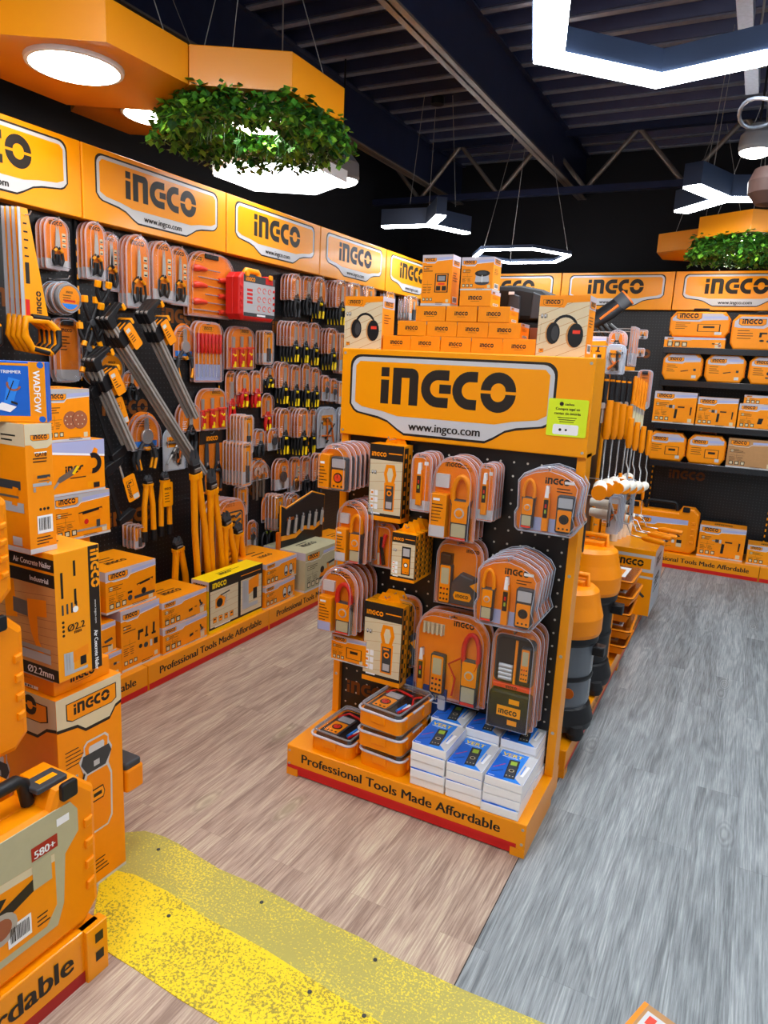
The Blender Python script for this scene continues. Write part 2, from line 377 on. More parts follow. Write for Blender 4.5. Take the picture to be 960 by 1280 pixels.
# illustrations in a unit square: (shape, colour, numbers)
R_, C_, L_, P_, A_ = 'R', 'C', 'L', 'P', 'A'
D2 = {
 'drill': [(P_, 'plast', (0, .62, .66, .62, .7, .7, .7, .88, .12, .95, 0, .86)), (R_, 'dgrey', (.7, .7, .86, .88)), (R_, 'steel', (.86, .76, 1, .82)), (P_, 'plast', (.08, .66, .36, .66, .28, .22, .04, .22)), (R_, 'black', (-.02, .05, .42, .24)), (R_, 'black', (.3, .5, .42, .6)), (R_, 'black', (.1, .7, .34, .82))],
 'hammer': [(P_, 'plast', (.1, .6, .78, .6, .86, .7, .84, .9, .12, .88)), (P_, 'plast', (.72, .88, .98, .88, .95, .2, .8, .16, .78, .3, .84, .36, .84, .62, .74, .66)), (R_, 'dgrey', (-.04, .66, .1, .84)), (R_, 'steel', (-.16, .72, -.04, .78)), (L_, 'black', (.28, .62, .26, .08, .11)), (P_, 'black', (.86, .78, .93, .76, .91, .3, .86, .3)), (R_, 'ink', (.34, .7, .62, .78)), (R_, 'silver', (.12, .64, .2, .84))],
 'grinder': [(L_, 'plast', (.02, .62, .62, .48, .2)), (L_, 'black', (.0, .63, .26, .57, .2)), (R_, 'dgrey', (.6, .3, .82, .56)), (C_, 'steel', (.78, .28, .2)), (C_, 'brown', (.78, .28, .13)), (L_, 'black', (.62, .5, .82, .86, .1))],
 'grinder2': [(P_, 'plast', (.22, .34, .7, .44, .74, .62, .66, .64, .2, .52)), (P_, 'black', (.0, .26, .24, .34, .22, .52, .0, .46)), (P_, 'dgrey', (.68, .42, .84, .44, .9, .58, .76, .68)), (P_, 'steel', (.66, .3, 1.0, .34, .98, .44, .68, .4)), (L_, 'black', (.74, .6, .68, .9, .09)), (R_, 'ink', (.36, .48, .5, .54))],
 'jigsaw': [(R_, 'steel', (0, .06, .95, .14)), (P_, 'plast', (.1, .3, .7, .2, .8, .4, .76, .6, .1, .52)), (P_, 'black', (.1, .72, .84, .84, .82, .94, .06, .84)), (L_, 'plast', (.16, .5, .12, .8, .12)), (L_, 'plast', (.72, .5, .78, .88, .1)), (R_, 'dgrey', (.62, .12, .74, .42)), (C_, 'red', (.3, .42, .07))],
 'recip': [(P_, 'dsteel', (0, .12, .42, .34, .5, .56, .1, .32)), (P_, 'plast', (.38, .28, .74, .62, .9, .98, .98, .92, .88, .36, .6, .3)), (A_, 'black', (.86, .58, .2, .1, -100, 110)), (L_, 'steel', (-.08, .0, .08, .2, .05)), (L_, 'yellow', (.4, .36, .52, .55, .06))],
 'sander': [(R_, 'dgrey', (.28, .06, 1.04, .2)), (P_, 'plast', (.3, .2, .98, .2, .94, .44, .4, .5, .3, .4)), (P_, 'black', (.4, .62, .96, .74, .98, .84, .36, .72)), (L_, 'plast', (.46, .44, .44, .68, .08)), (L_, 'plast', (.88, .4, .9, .78, .08)), (C_, 'black', (.62, .32, .09)), (P_, 'plast', (.0, .1, .24, .06, .28, .3, .2, .46, .02, .4)), (C_, 'dgrey', (.12, .2, .08)), (R_, 'black', (.04, .4, .2, .5))],
 'sprayer': [(P_, 'badge', (.2, .08, .3, .0, .72, .0, .84, .08, .86, .56, .78, .68, .88, .84, .8, .92, .8, .98, .72, 1.02, .28, 1.02, .2, .98, .2, .92, .08, .84, .2, .66, .12, .56, .12, .14)), (P_, 'plast', (.22, .1, .32, .02, .7, .02, .8, .1, .82, .55, .74, .66, .26, .66, .18, .55, .16, .12)), (P_, 'plast', (.24, .86, .76, .86, .78, .96, .7, 1.0, .3, 1.0, .22, .96)), (P_, 'badge', (.32, .87, .68, .87, .69, .93, .66, .955, .34, .955, .31, .93)), (P_, 'dgrey', (.26, .68, .7, .68, .86, .80, .8, .88, .18, .88, .12, .8)), (R_, 'silver', (.42, .72, .56, .78)), (L_, 'badge', (.0, .1, .02, .74, .05)), (L_, 'grey', (.0, .1, .02, .74, .03)), (L_, 'ink', (.16, .3, .1, .6, .035)), (L_, 'ink', (.1, .6, .2, .7, .035)), (L_, 'sign', (.3, .1, .3, .6, .05)), (P_, 'ink', (.34, .34, .62, .34, .66, .4, .62, .48, .34, .48, .30, .4)), (P_, 'sign', (.35, .355, .61, .355, .64, .4, .61, .465, .35, .465, .32, .4)), (R_, 'ink', (.38, .39, .58, .43))],
 'ear': [(A_, 'black', (.48, .52, .36, .29, -12, 192)), (C_, 'wood', (.14, .40, .19, .30)), (C_, 'black', (.17, .40, .185, .29)), (C_, 'dgrey', (.22, .40, .10, .20)), (C_, 'wood', (.74, .36, .22, .33)), (C_, 'black', (.78, .36, .21, .32)), (R_, 'redo', (.70, .40, .90, .48))],
 'clamp': [(P_, 'plast', (.3, .6, .2, .8, .3, 1.0, .7, 1.0, .8, .8, .7, .6)), (P_, 'pale', (.43, .64, .35, .8, .42, .93, .58, .93, .65, .8, .57, .64)), (P_, 'plast', (.26, .02, .74, .02, .76, .62, .24, .62)), (R_, 'dgrey', (.31, .05, .69, .56)), (R_, 'silver', (.36, .08, .64, .22)), (C_, 'plast', (.5, .40, .12)), (C_, 'ink', (.5, .40, .06)), (R_, 'plast', (.36, .50, .6, .54))],
 'meter': [(R_, 'black', (.2, .02, .8, .98)), (R_, 'plast', (.27, .06, .73, .58)), (R_, 'silver', (.28, .66, .72, .92)), (C_, 'ink', (.5, .36, .15)), (C_, 'white', (.5, .36, .1)), (C_, 'redo', (.35, .12, .03)), (C_, 'ink', (.5, .12, .03)), (C_, 'ink', (.64, .12, .03))],
 'vmeter': [(R_, 'ink', (.2, .02, .8, .98)), (R_, 'dgrey', (.25, .05, .75, .95)), (R_, 'green', (.32, .7, .68, .9)), (C_, 'pale', (.5, .42, .16)), (C_, 'ink', (.5, .42, .12)), (C_, 'pale', (.32, .14, .04)), (C_, 'pale', (.5, .14, .04)), (C_, 'pale', (.68, .14, .04))],
 'discs': [(C_, 'brown', (.3, .5, .3)), (C_, 'ink', (.66, .5, .305)), (C_, 'brown', (.67, .5, .3))]+[(C_, 'pale', (.67+.17*math.cos(a), .5+.17*math.sin(a), .022)) for a in (0, 1.05, 2.1, 3.14, 4.2, 5.2)]+[(C_, 'pale', (.22+.15*math.cos(a), .5+.15*math.sin(a), .022)) for a in (1.05, 2.1, 3.14, 4.2, 5.2)],
 'nailer': [(L_, 'dgrey', (.08, .78, .95, .78, .16)), (P_, 'plast', (.02, .2, .2, .2, .26, .95, .04, .95)), (R_, 'silver', (.0, .28, 1, .46)), (L_, 'plast', (.84, .74, .8, .4, .12)), (R_, 'steel', (.02, 0, .14, .24)), (L_, 'dsteel', (.3, .56, .9, .56, .04))],
 'nailbig': [(L_, 'plast', (.05, 1.0, .1, .5, .28)), (L_, 'dsteel', (.15, .68, .6, .66, .2)), (P_, 'plast', (.5, .8, .95, .84, .95, .62, .72, .6, .72, .3, .86, .1, .74, .06, .56, .36, .5, .58)), (R_, 'silver', (.3, .0, 1, .12)), (R_, 'steel', (.3, .14, 1, .2))],
 'tracker': [(L_, 'silver', (.1, .05, .9, .05, .12)), (P_, 'silver', (.0, .0, .35, 0, .4, .85, .0, .9)), (P_, 'plast', (.35, .4, .95, .55, .95, .95, .35, .85)), (R_, 'black', (.62, .2, .85, .55)), (L_, 'steel', (.1, .2, .1, .85, .03)), (L_, 'steel', (.2, .2, .2, .85, .03))],
 'planer': [(P_, 'plast', (0, .2, 1, .2, 1, .4, .7, .55, .1, .5)), (R_, 'dgrey', (0, .1, 1, .22)), (P_, 'black', (.4, .66, .9, .76, .92, .86, .38, .78)), (L_, 'plast', (.46, .5, .44, .74, .08)), (L_, 'plast', (.84, .42, .86, .8, .08)), (C_, 'black', (.14, .55, .1))],
 'poly': [(L_, 'plast', (.05, .35, .7, .5, .2)), (L_, 'dgrey', (.6, .48, .95, .6, .16)), (L_, 'black', (.0, .32, .25, .38, .2)), (L_, 'black', (.4, .3, .9, .2, .07))],
 'multi': [(L_, 'plast', (.04, .4, .8, .62, .16)), (L_, 'black', (.1, .42, .5, .54, .08)), (R_, 'dgrey', (.78, .5, .92, .72))],
 'kit': [(L_, 'ink', (.05, .8, .3, .8, .12)), (L_, 'ink', (.1, .8, .08, .5, .08)), (L_, 'plast', (.4, .9, .62, .9, .13)), (L_, 'ink', (.46, .9, .44, .6, .08)), (L_, 'plast', (.72, .96, .98, .96, .14)), (L_, 'ink', (.8, .96, .78, .6, .09)), (R_, 'ink', (.68, .52, .88, .6)), (R_, 'ink', (.36, .52, .52, .6)), (C_, 'ink', (.15, .25, .08)), (C_, 'dgrey', (.4, .22, .1)), (R_, 'badge', (.6, .1, .7, .34)), (R_, 'ink', (.78, .12, .96, .34))],
 'spool': [(P_, 'silver', (.1, .2, .9, .2, .84, .7, .16, .7)), (C_, 'dgrey', (.5, .2, .4, .14)), (R_, 'silver', (.14, .22, .86, .66)), (C_, 'ink', (.5, .7, .42, .16)), (C_, 'dgrey', (.5, .72, .26, .08)), (L_, 'white', (.5, .2, .5, .6, .03))],
 'detect': [(R_, 'ink', (.1, .0, .9, 1)), (R_, 'plast', (.16, .04, .84, .96)), (R_, 'ink', (.22, .56, .78, .92)), (R_, 'grey', (.3, .62, .7, .86)), (R_, 'redo', (.3, .4, .7, .5)), (R_, 'ink', (.2, .1, .46, .34)), (R_, 'ink', (.54, .1, .8, .34))],
 'heads': [(C_, 'ink', (.2, .5, .17, .3)), (C_, 'badge', (.2, .5, .14, .26)), (C_, 'ink', (.62, .5, .17, .3)), (C_, 'badge', (.62, .5, .14, .26)), (R_, 'ink', (.1, .2, .3, .4)), (R_, 'ink', (.54, .2, .72, .4)), (L_, 'ink', (.86, .1, .86, .9, .04))],
 'hoist': [(P_, 'plast', (.1, .1, .6, .1, .7, .6, .4, .9, .1, .7)), (C_, 'black', (.35, .4, .18)), (L_, 'black', (.4, .85, .95, .95, .08)), (L_, 'steel', (.7, .2, .75, .8, .06))],
 'trimmer': [(P_, 'sky', (.3, .2, .62, .26, .86, .92, .5, 1.0)), (A_, 'brown', (.66, .8, .24, .17, 160, 340)), (P_, 'white', (.0, .1, .5, .0, .72, .16, .26, .28)), (L_, 'ink', (.55, .3, .75, .24, .06)), (L_, 'ink', (.4, .35, .66, .9, .03))],
 'carton': [(P_, 'kraft', (.0, .2, .8, .2, 1, .4, 1, .9, .2, .9, 0, .7))],
 'case': [(R_, 'ink', (.1, .1, .9, .9)), (R_, 'orange', (.14, .14, .86, .86)), (R_, 'ink', (.3, .5, .7, .7))],
 'impact': [(R_, 'plast', (.1, .6, .5, .85)), (R_, 'dgrey', (.5, .64, .7, .82)), (P_, 'black', (.14, .62, .34, .62, .28, .2, .1, .2)), (C_, 'dgrey', (.8, .4, .16)), (R_, 'black', (.55, .1, .95, .3))],
}
def draw(mb, F, kind, x, y, w, h, n=.0010, halo=None):
    if halo:
        for sh, c, a in D2[kind][:2]: _d(mb, F, sh, halo, a, x, y, w, h, n, .05)
        n += .0004
    for i, (sh, c, a) in enumerate(D2[kind]): _d(mb, F, sh, c, a, x, y, w, h, n+i*.00015, 0)
def _d(mb, F, sh, c, a, x, y, w, h, n, g):
    if sh == R_: P = [(a[0]-g, a[1]-g), (a[2]+g, a[1]-g), (a[2]+g, a[3]+g), (a[0]-g, a[3]+g)]
    elif sh == C_: P = circ(a[0], a[1], a[2]+g, 16, (a[3] if len(a) > 3 else a[2]*1)+g)
    elif sh == L_: P = seg(*a[:4], a[4]+2*g)
    elif sh == P_:
        P = [(a[i], a[i+1]) for i in range(0, len(a), 2)]
        if g: P = inset(P, -g)
    else: P = arc(a[0], a[1], a[2]+g, max(.01, a[3]-g), a[4], a[5])
    if sh in (C_, A_) and w != h:      # keep circles round
        k = w/h; P = [(p[0], a[1]+(p[1]-a[1])*(k if abs(k-1) < .9 else 1)) for p in P]
    mb.poly(F, [(x+p[0]*w, y+p[1]*h) for p in P], c, n)

# ================================================================== THE SETTING
XB = -0.496                                   # where the brown vinyl meets the grey
mb = MB()
mb.box(-3.5, XB, -2.5, 7.2, -.05, 0, 'vinylbrown'); mb.box(XB, 3.2, -2.5, 7.2, -.05, 0, 'vinylgrey')
mb.box(XB-.0015, XB+.0015, -2.5, 7.2, 0, .0006, 'ink')
struct('floor', mb)
def fl(pts): return [tuple(at(x, y, 2, 0)[:2]) for x, y in pts]
FG = FR((0, 0, 0), (1, 0, 0), (0, 1, 0))
mb = MB()
ed = [(140, 1060), (156, 1041), (181, 1039), (205, 1046), (225, 1056), (250, 1072), (275, 1087), (320, 1106), (362, 1128), (405, 1151), (450, 1172), (488, 1194), (525, 1212), (580, 1238), (631, 1259), (681, 1280), (760, 1325)]
mid = [(600, 1340), (520, 1300), (469, 1275), (400, 1231), (331, 1187), (256, 1147), (210, 1115), (169, 1094), (128, 1085)]
lo = [(110, 1182), (134, 1190), (169, 1212), (225, 1250), (272, 1278), (320, 1310), (420, 1400)]
def ext(a, b, L):
    d = math.hypot(b[0]-a[0], b[1]-a[1]); return (b[0]+(b[0]-a[0])/d*L, b[1]+(b[1]-a[1])/d*L)
ed, mid, lo = fl(ed[:-1]), fl(mid[2:]), fl(lo[:-1])
e1 = ext(ed[0+10], ed[-1], .8); e2 = ext(mid[4], mid[0], .9); e3 = ext(lo[0], lo[-1], 1.1)
mb.prism(FG, ed+[e1, e2]+mid, .0015, 'faded')
mb.prism(FG, mid[::-1]+[e2, e3]+lo[::-1], .0022, 'stripe')
struct('trim_1', mb, 'worn yellow glittery non-slip strip across the floor')
mb = MB(); mb.box(-3.55, -3.5, -2.5, 7.2, 0, 3.7, 'wallblack'); struct('wall_left', mb)
mb = MB(); mb.box(-3.5, 3.2, 7.15, 7.2, 0, 3.7, 'wallblack'); struct('wall_back', mb)
mb = MB(); mb.box(3.2, 3.25, -2.5, 7.2, 0, 3.7, 'badge'); struct('wall_right', mb)
mb = MB(); mb.box(-3.5, 3.2, -2.55, -2.5, 0, 3.7, 'badge'); struct('wall_front', mb)
# ceiling: ribbed steel deck, ribs run left to right
mb = MB(); y = -2.5; P = []
while y < 7.2:
    P += [(y, 3.62), (y+.13, 3.62), (y+.155, 3.56), (y+.235, 3.56)]; y += .26
k = 0
while -2.5+.26*k < 7.1:
    mb.box(-3.5, 3.2, -2.5+.26*k+.172, -2.5+.26*k+.218, 3.550, 3.562, 'rib_lit'); k += 1  # pale strip on each rib underside, standing in for reflected lamp light
mb.prism(FR((-3.5, 0, 0), (0, 1, 0), (0, 0, 1)), P+[(7.2, 3.62), (7.2, 3.7), (-2.5, 3.7)], 6.7, 'deck')
struct('ceiling', mb)
# steelwork
def ibeam(mb, x, y0, y1, z0, z1, w=.08):
    mb.box(x-w/2, x+w/2, y0, y1, z0, z0+.012, 'dsteel'); mb.box(x-w/2, x+w/2, y0, y1, z1-.012, z1, 'navysteel'); mb.box(x-.006, x+.006, y0, y1, z0, z1, 'navysteel')
for i, (px, py, z) in enumerate(((600, 120, 3.18), (540, 236, 3.2))):
    x = at(px, py, 2, z).x; mb = MB(); ibeam(mb, x, -2.5, 7.15, z, 3.56)
    struct('trim_%d' % (i+2), mb, 'dark steel ceiling beam running towards the back')
def truss(n, Y, zb, zt, step, x0):
    mb = MB()
    for z in (zb, zt-.05): mb.box(-3.5, 3.2, Y-.03, Y+.03, z, z+.05, 'navysteel')
    x = x0; k = 0; P = []
    while x < 3.2:
        mb.tube([(x, Y, zb+.03 if k % 2 else zt-.03), (x+step, Y, zt-.03 if k % 2 else zb+.03)], .02, 'dsteel', 6); x += step; k += 1
    struct('trim_%d' % n, mb, 'zigzag steel ceiling truss')
Yt = at(700, 243, 2, 3.06).y
truss(4, Yt, 3.06, 3.55, .38, -3.4)
truss(5, 1.2, 3.15, 3.55, .38, -3.3)

# ================================================================== DISPLAY BAYS ALONG THE WALLS
DEP = .40
def bay(loc, rz, label, w=.96, uprights=True, text=True, shelves=0, first=True, near=False):
    t = thing('display_bay', label, 'display bay', loc, rz, 'wall display bays')
    # local: x along the wall, front -y, peg board face at y = 0
    m = MB(); m.box(-w/2, w/2, 0, .02, .1, 2.16, 'peg')
    FB = FRONT
    for cx, cz in ((-w*.22, 1.28), (-w*.2, .72), (w*.2, 1.75)): logo(m, FB, cx-.14, cz, .075, 'peglogo', .0012)
    m.build('peg_board', t)
    m = MB(); m.box(-w/2+.004, w/2-.004, -.07, .02, 2.155, 2.468, 'sign', .004)
    F = off(FB, 0, 0, .07); badge(m, F, -w*.425, 2.185, w*.85, .262, n=.0008)
    m.build('header_sign', t)
    m = MB(); m.box(-w/2+.002, w/2-.002, -DEP, .0, .0, .128, 'metalo', .003)
    F = off(FB, 0, 0, DEP); m.rect(F, -w/2+.006, .004, w/2-.006, .034, 'red', .001)
    if text: m.text(F, 'Professional Tools Made Affordable', 0, .062, .055, 'ink', 'c', True, .001, wid=.84*w)
    m.build('display_plinth', None, label.replace('bay', 'plinth under the bay')[:200] if 0 else 'orange plinth, '+label.replace('pegboard bay from the camera along', 'one from the camera along').replace('black display bay on the back wall under its lit header', 'one on the back wall'), 'plinth', 'orange wall plinths', loc=loc, rz=rz)
    if uprights:
        m = MB(); m.box(-w/2, -w/2+.016, -.012, .0, .13, 2.155, 'black')
        F = off(FB, 0, 0, .012)
        z = .2
        while z < 2.1: m.rect(F, -w/2+.003, z, -w/2+.013, z+.022, 'sign', .0008); z += .05
        m.build('upright', t)
    return t
XL = -2.80
for i, (c, nm) in enumerate(((.88, 'nearest'), (1.84, 'second'), (2.80, 'third'), (3.76, 'fourth'), (4.72, 'fifth'), (5.68, 'sixth'))):
    bay((XL, c, 0), PI/2, nm+' pegboard bay from the camera along the left wall', near=i < 3)
YB = 6.75
SH = [.90, 1.215, 1.57, 2.0]
for i, (c, nm) in enumerate(((-2.19, 'leftmost'), (-1.23, 'second'), (-.27, 'third'), (.69, 'rightmost'))):
    bay((c, YB, 0), 0, nm+' black display bay on the back wall under its lit header', text=True)
def shelf(xc, z, lab):
    t = thing('wall_shelf', lab, 'shelf', (xc, YB, z), 0, 'black shelves on the back wall')
    m = MB(); m.box(-.47, .47, -.33, -.012, -.03, 0, 'shelfm', .003); m.box(-.47, .47, -.345, -.33, -.045, .004, 'shelfm', .002); m.build('shelf_board', t)
    for s in (-1, 1):
        m = MB(); m.prism(FR((s*.455, 0, 0), (0, -1, 0), (0, 0, 1)), [(.012, -.10), (.03, -.10), (.3, -.03), (.3, -.03), (.012, -.03)], .004, 'black'); m.build('bracket', t)

# ================================================================== CENTRE GONDOLA
GX0, GX1, GY = -1.44, -.48, 2.10               # base front edge
GP = 2.45                                      # peg board plane of the end cap
t = thing('gondola_display', 'orange free-standing end display with large header in the middle of the shop', 'display stand', (-.96, GP, 0))
hw = .48
m = MB(); m.box(-hw, hw, GY-GP, .08, .03, .125, 'metalo', .003)
m.box(-hw, -hw+.05, GY-GP, 0, 0, .03, 'metalo'); m.box(hw-.05, hw, GY-GP, 0, 0, .03, 'metalo')
F = off(FRONT, 0, 0, GP-GY); m.rect(F, -hw+.004, .032, hw-.03, .047, 'red', .001); m.box(-hw+.05, hw-.05, GY-GP+.004, -.3, .006, .03, 'red')
m.text(F, 'Professional Tools Made Affordable', -.01, .068, .052, 'ink', 'c', True, .001, wid=.80)
for s in (-1, 1):
    for z in (.05, .105): m.prism(off(F, s*(hw-.012), z), circ(0, 0, .005, 10), .002, 'steel')
m.build('base', t)
m = MB(); m.box(-hw+.03, hw-.03, 0, .012, .125, 1.32, 'pegw')
for cx, cz in ((-.30, .22), (.25, .75), (-.28, 1.0)): logo(m, FRONT, cx-.12, cz, .055, 'peglogo', .001)
m.build('peg_board', t)
for s in (-1, 1):
    m = MB(); x0, x1 = (hw-.032, hw) if s > 0 else (-hw, -hw+.032)
    m.box(x0, x1, -.02, .06, .125, 1.33, 'metalo', .003)
    for z in (.3, .6, .9, 1.2): m.prism(off(FRONT, (x0+x1)/2, z, .02), circ(0, 0, .006, 10), .002, 'steel')
    m.build('upright', t)
m = MB(); m.box(-hw, hw, -.035, .13, 1.318, 1.648, 'sign', .004)
F = off(FRONT, 0, 0, .035); badge(m, F, -.44, 1.335, .80, .292, n=.0008)
for s in (-1, 1):
    for z in (1.335, 1.63): m.prism(off(F, s*(hw-.014), z), circ(0, 0, .005, 10), .002, 'steel')
m.build('header_sign', t)
# the run behind the end cap
t = thing('gondola_display', 'long orange shelving run behind the end display, brushes and rollers on it', 'display stand', (-.96, 3.87, 0))
L0, L1 = -1.22, 1.28
m = MB(); m.box(-.48, .48, L0, L1, .03, .12, 'metalo', .003)
for yy in (L0, .0, L1-.06): m.box(.40, .48, yy, yy+.06, 0, .03, 'metalo')
Fs = FR((.48, L0, 0), (0, 1, 0), (0, 0, 1)); m.rect(Fs, .01, .034, L1-L0-.01, .05, 'red', .001)
for k in range(2): m.text(Fs, 'Professional Tools Made Affordable', .2+k*1.2, .066, .05, 'ink', 'l', False, .001)
m.build('base', t)
m = MB(); m.box(-.03, .03, L0, L1, .12, 1.60, 'peg'); m.build('peg_board', t)
for yy in (L0+.01, .03, L1-.04): m = MB(); m.box(-.045, .045, yy-.02, yy+.03, .12, 1.62, 'metalo', .003); m.build('upright', t)
m = MB(); m.box(-.2, .2, L0+.02, L1-.02, 1.625, 1.65, 'metalo', .003); m.build('top_shelf', t)

# near display unit at the left edge of the picture
t = thing('low_display_plinth', 'orange display plinth under the big tool cases in the left foreground', 'display stand', (-1.33, .15, 0), PI/2)
m = MB(); m.box(-.95, .95, 0, .5, .012, .15, 'metalo', .004); m.box(-.95, .93, -.001, .02, .0, .034, 'dred')
m.text(FRONT, 'Professional Tools Made Affordable', .865, .065, .085, 'ink', 'r', True, .0015)
m.build('base', t)
m = MB(); m.box(.9, .965, -.012, .02, .0, .15, 'metalo', .002)
for z in (.045, .10): m.rect(off(FRONT, 0, 0, .012), .925, z, .95, z+.028, 'black', .001)
m.build('end_bracket', t)

# ================================================================== CEILING LAMPS
def wires(m, pts, ztop):
    for p in pts: m.tube([(p[0], p[1], p[2]), (p[3] if len(p) > 3 else p[0], p[4] if len(p) > 4 else p[1], ztop)], .0022, 'steel', 5)
def hexlight(cx, cy_, z, R, a0, w, label, hgt=.07, shape='ring', angs=None, wh=True):
    t = thing('hexagon_pendant_lamp' if shape == 'ring' else 'forked_pendant_lamp', label, 'ceiling lamp', (cx, cy_, z), 0)
    m, b = MB(), MB()
    G = FR((0, 0, 0), (1, 0, 0), (0, -1, 0))     # n points down
    if shape == 'ring':
        for k in range(6):
            a, c = math.radians(a0+60*k), math.radians(a0+60*k+60); ri = R-w/.866
            q = [(R*math.cos(a), -R*math.sin(a)), (R*math.cos(c), -R*math.sin(c)), (ri*math.cos(c), -ri*math.sin(c)), (ri*math.cos(a), -ri*math.sin(a))]
            m.prism(off(G, 0, 0, 0), q, .012, 'lamp_white'); b.prism(off(G, 0, 0, -hgt), [(x*1.012, y*1.012) for x, y in q], hgt, 'lampbody')
    else:
        for a in angs:
            a = math.radians(a); q = seg(0, 0, R*math.cos(a), -R*math.sin(a), w)
            m.prism(G, q, .012, 'lamp_white'); b.prism(off(G, 0, 0, -hgt), seg(0, 0, (R+.004)*math.cos(a), -(R+.004)*math.sin(a), w*1.08), hgt, 'lampbody')
    b.build('housing', t); m.build('diffuser', t)
    if wh:
        c = MB(); zz = 3.56-z
        for k in range(3):
            a = math.radians(a0+120*k); r = R*.93 if shape == 'ring' else R*.5
            c.tube([(r*math.cos(a), r*math.sin(a), hgt), (.12*math.cos(a), .12*math.sin(a), zz)], .002, 'steel', 5)
        c.lathe([(0, zz-.05), (.05, zz-.05), (.05, zz), (0, zz)], 'black', n=12); c.build('suspension', t)
# fit of the large ring at the top right
zL = 2.78
A = at(667, 75, 2, zL); B = at(820, 107, 2, zL); D = at(960, 78, 2, zL)
s_ = (B-A).length; dirv = (B-A).normalized(); nv = Vector((dirv.y, -dirv.x, 0)); mid_ = (A+B)/2
Cn = mid_+nv*s_*.866*(1 if nv.y < 0 else -1)
a0 = math.degrees(math.atan2(A.y-Cn.y, A.x-Cn.x))
hexlight(Cn.x, Cn.y, zL, s_, a0, .115, 'large white glowing hexagon ring lamp at the top right, nearest the camera', .09)
hexlight(-1.9, 6.0, 2.52, .42, 0, .028, 'thin white hexagon ring lamp hanging far back above the back wall header', .025)
hexlight(at(905, 248, 2, 2.66).x, at(905, 248, 2, 2.66).y, 2.66, .40, 0, .10, 'white three-armed lamp near the right edge, beside the green planter', .12, 'fork', (-112, 15, 132))
hexlight(at(538, 281, 2, 2.66).x, at(538, 281, 2, 2.66).y, 2.66, .40, 0, .07, 'white three-armed lamp in the middle, above the far end of the left wall', .12, 'fork', (184, -55, 66))
# the same lamps go on over the rest of the shop, outside the picture
hexlight(-.9, -.7, 2.8, .62, 0, .085, 'white hexagon ring lamp behind the camera, left of the middle')
hexlight(1.3, .7, 2.8, .62, 0, .085, 'white hexagon ring lamp right of the camera')
hexlight(1.5, 4.3, 2.8, .62, 0, .085, 'white hexagon ring lamp over the far right of the shop')
hexlight(-1.35, .95, 2.95, .5, 0, .085, 'white hexagon ring lamp just above the camera towards the left wall')

HR = .39
def hexpanel(cx, cy_, z, label, light=None, plants=False, hgt=.14, lr=.155, cat='ceiling panel'):
    t = thing('hexagon_ceiling_panel' if not plants else 'hexagon_planter', label, cat, (cx, cy_, z))
    P = [((HR-.002)*math.cos(math.radians(30+60*k)), (HR-.002)*math.sin(math.radians(30+60*k))) for k in range(6)]
    m = MB(); m.prism(FR((0, 0, 0), (1, 0, 0), (0, 1, 0)), P, hgt, 'metalo', .004); m.build('body', t)
    c = MB()
    for k in (0, 2, 4):
        a = math.radians(30+60*k); c.tube([(HR*.8*math.cos(a), HR*.8*math.sin(a), hgt), (.03*math.cos(a), .03*math.sin(a), 3.56-z)], .002, 'steel', 5)
    c.build('suspension', t)
    if light:
        q = MB(); q.lathe([(0, -.004), (lr*.9, -.004), (lr*1.0, -.016), (lr*1.08, -.014), (lr*1.1, 0)], 'white', (light[0], light[1], 0), 28); q.build('lamp_ring', t)
        q = MB(); q.lathe([(lr*.93, -.017), (lr*.9, -.021), (0, -.023)], 'spot_white', (light[0], light[1], 0), 28); q.build('downlight', t)
    if plants:
        g = MB(); rnd = random.Random(int(cx*100))
        for k in range(5200):
            while 1:
                x, y = rnd.uniform(-HR, HR), rnd.uniform(-HR, HR)
                if max(abs(x), abs(x*.5+y*.866), abs(-x*.5+y*.866)) < HR*.93: break
            rim = max(abs(x), abs(x*.5+y*.866), abs(-x*.5+y*.866))/HR
            if rim < .35: continue
            z0 = .02-rnd.random()**.8*(.08+.07*rim)
            x *= 1+.16*min(1, -z0*6); y *= 1+.16*min(1, -z0*6)
            a = rnd.uniform(0, 2*PI); tl = rnd.uniform(-1.1, .3); L = rnd.uniform(.026, .05); wd = L*rnd.uniform(.3, .45)
            d = Vector((math.cos(a)*math.cos(tl), math.sin(a)*math.cos(tl), math.sin(tl))); sd = Vector((-math.sin(a), math.cos(a), rnd.uniform(-.4, .4))).normalized()
            o = Vector((x, y, z0)); up = d.cross(sd)*.003
            g.add([o, o+d*L*.45+sd*wd, o+d*L, o+d*L*.45-sd*wd, o+d*L*.5-up], [(0, 1, 4), (1, 2, 4), (2, 3, 4), (3, 0, 4)], rnd.choice(('leaf1', 'leaf1', 'leaf2', 'leaf3')))
        for k in range(60):
            a = rnd.uniform(0, 2*PI); r = rnd.uniform(.12, .34); g.tube([(r*math.cos(a), r*math.sin(a), 0), (r*1.05*math.cos(a+.1), r*1.05*math.sin(a+.1), -.07), (r*1.12*math.cos(a+.15), r*1.12*math.sin(a+.15), -.14)], .0015, 'leaf3', 4)
        g.build('foliage', t)
    return t
hexpanel(-2.42, 2.085, 2.6, 'orange hexagonal ceiling panel with round downlight, nearest the left top corner', (.07, -.10))
hexpanel(-2.08, 2.67, 2.6, 'orange hexagonal ceiling panel dripping with green plants above the left aisle', (.0, .05), True, lr=.13, cat='planter')
hexpanel(-2.98, 2.96, 2.78, 'higher orange hexagonal panel with downlight behind the nearest one', (.08, -.02), lr=.16)
hexpanel(-2.76, 1.50, 2.6, 'orange hexagonal ceiling panel cut off by the left edge of the photo')
hexpanel(-.19, 5.87, 2.56, 'orange hexagonal ceiling panel with green plants at the back right', (0, -.05), True, lr=.12, cat='planter')
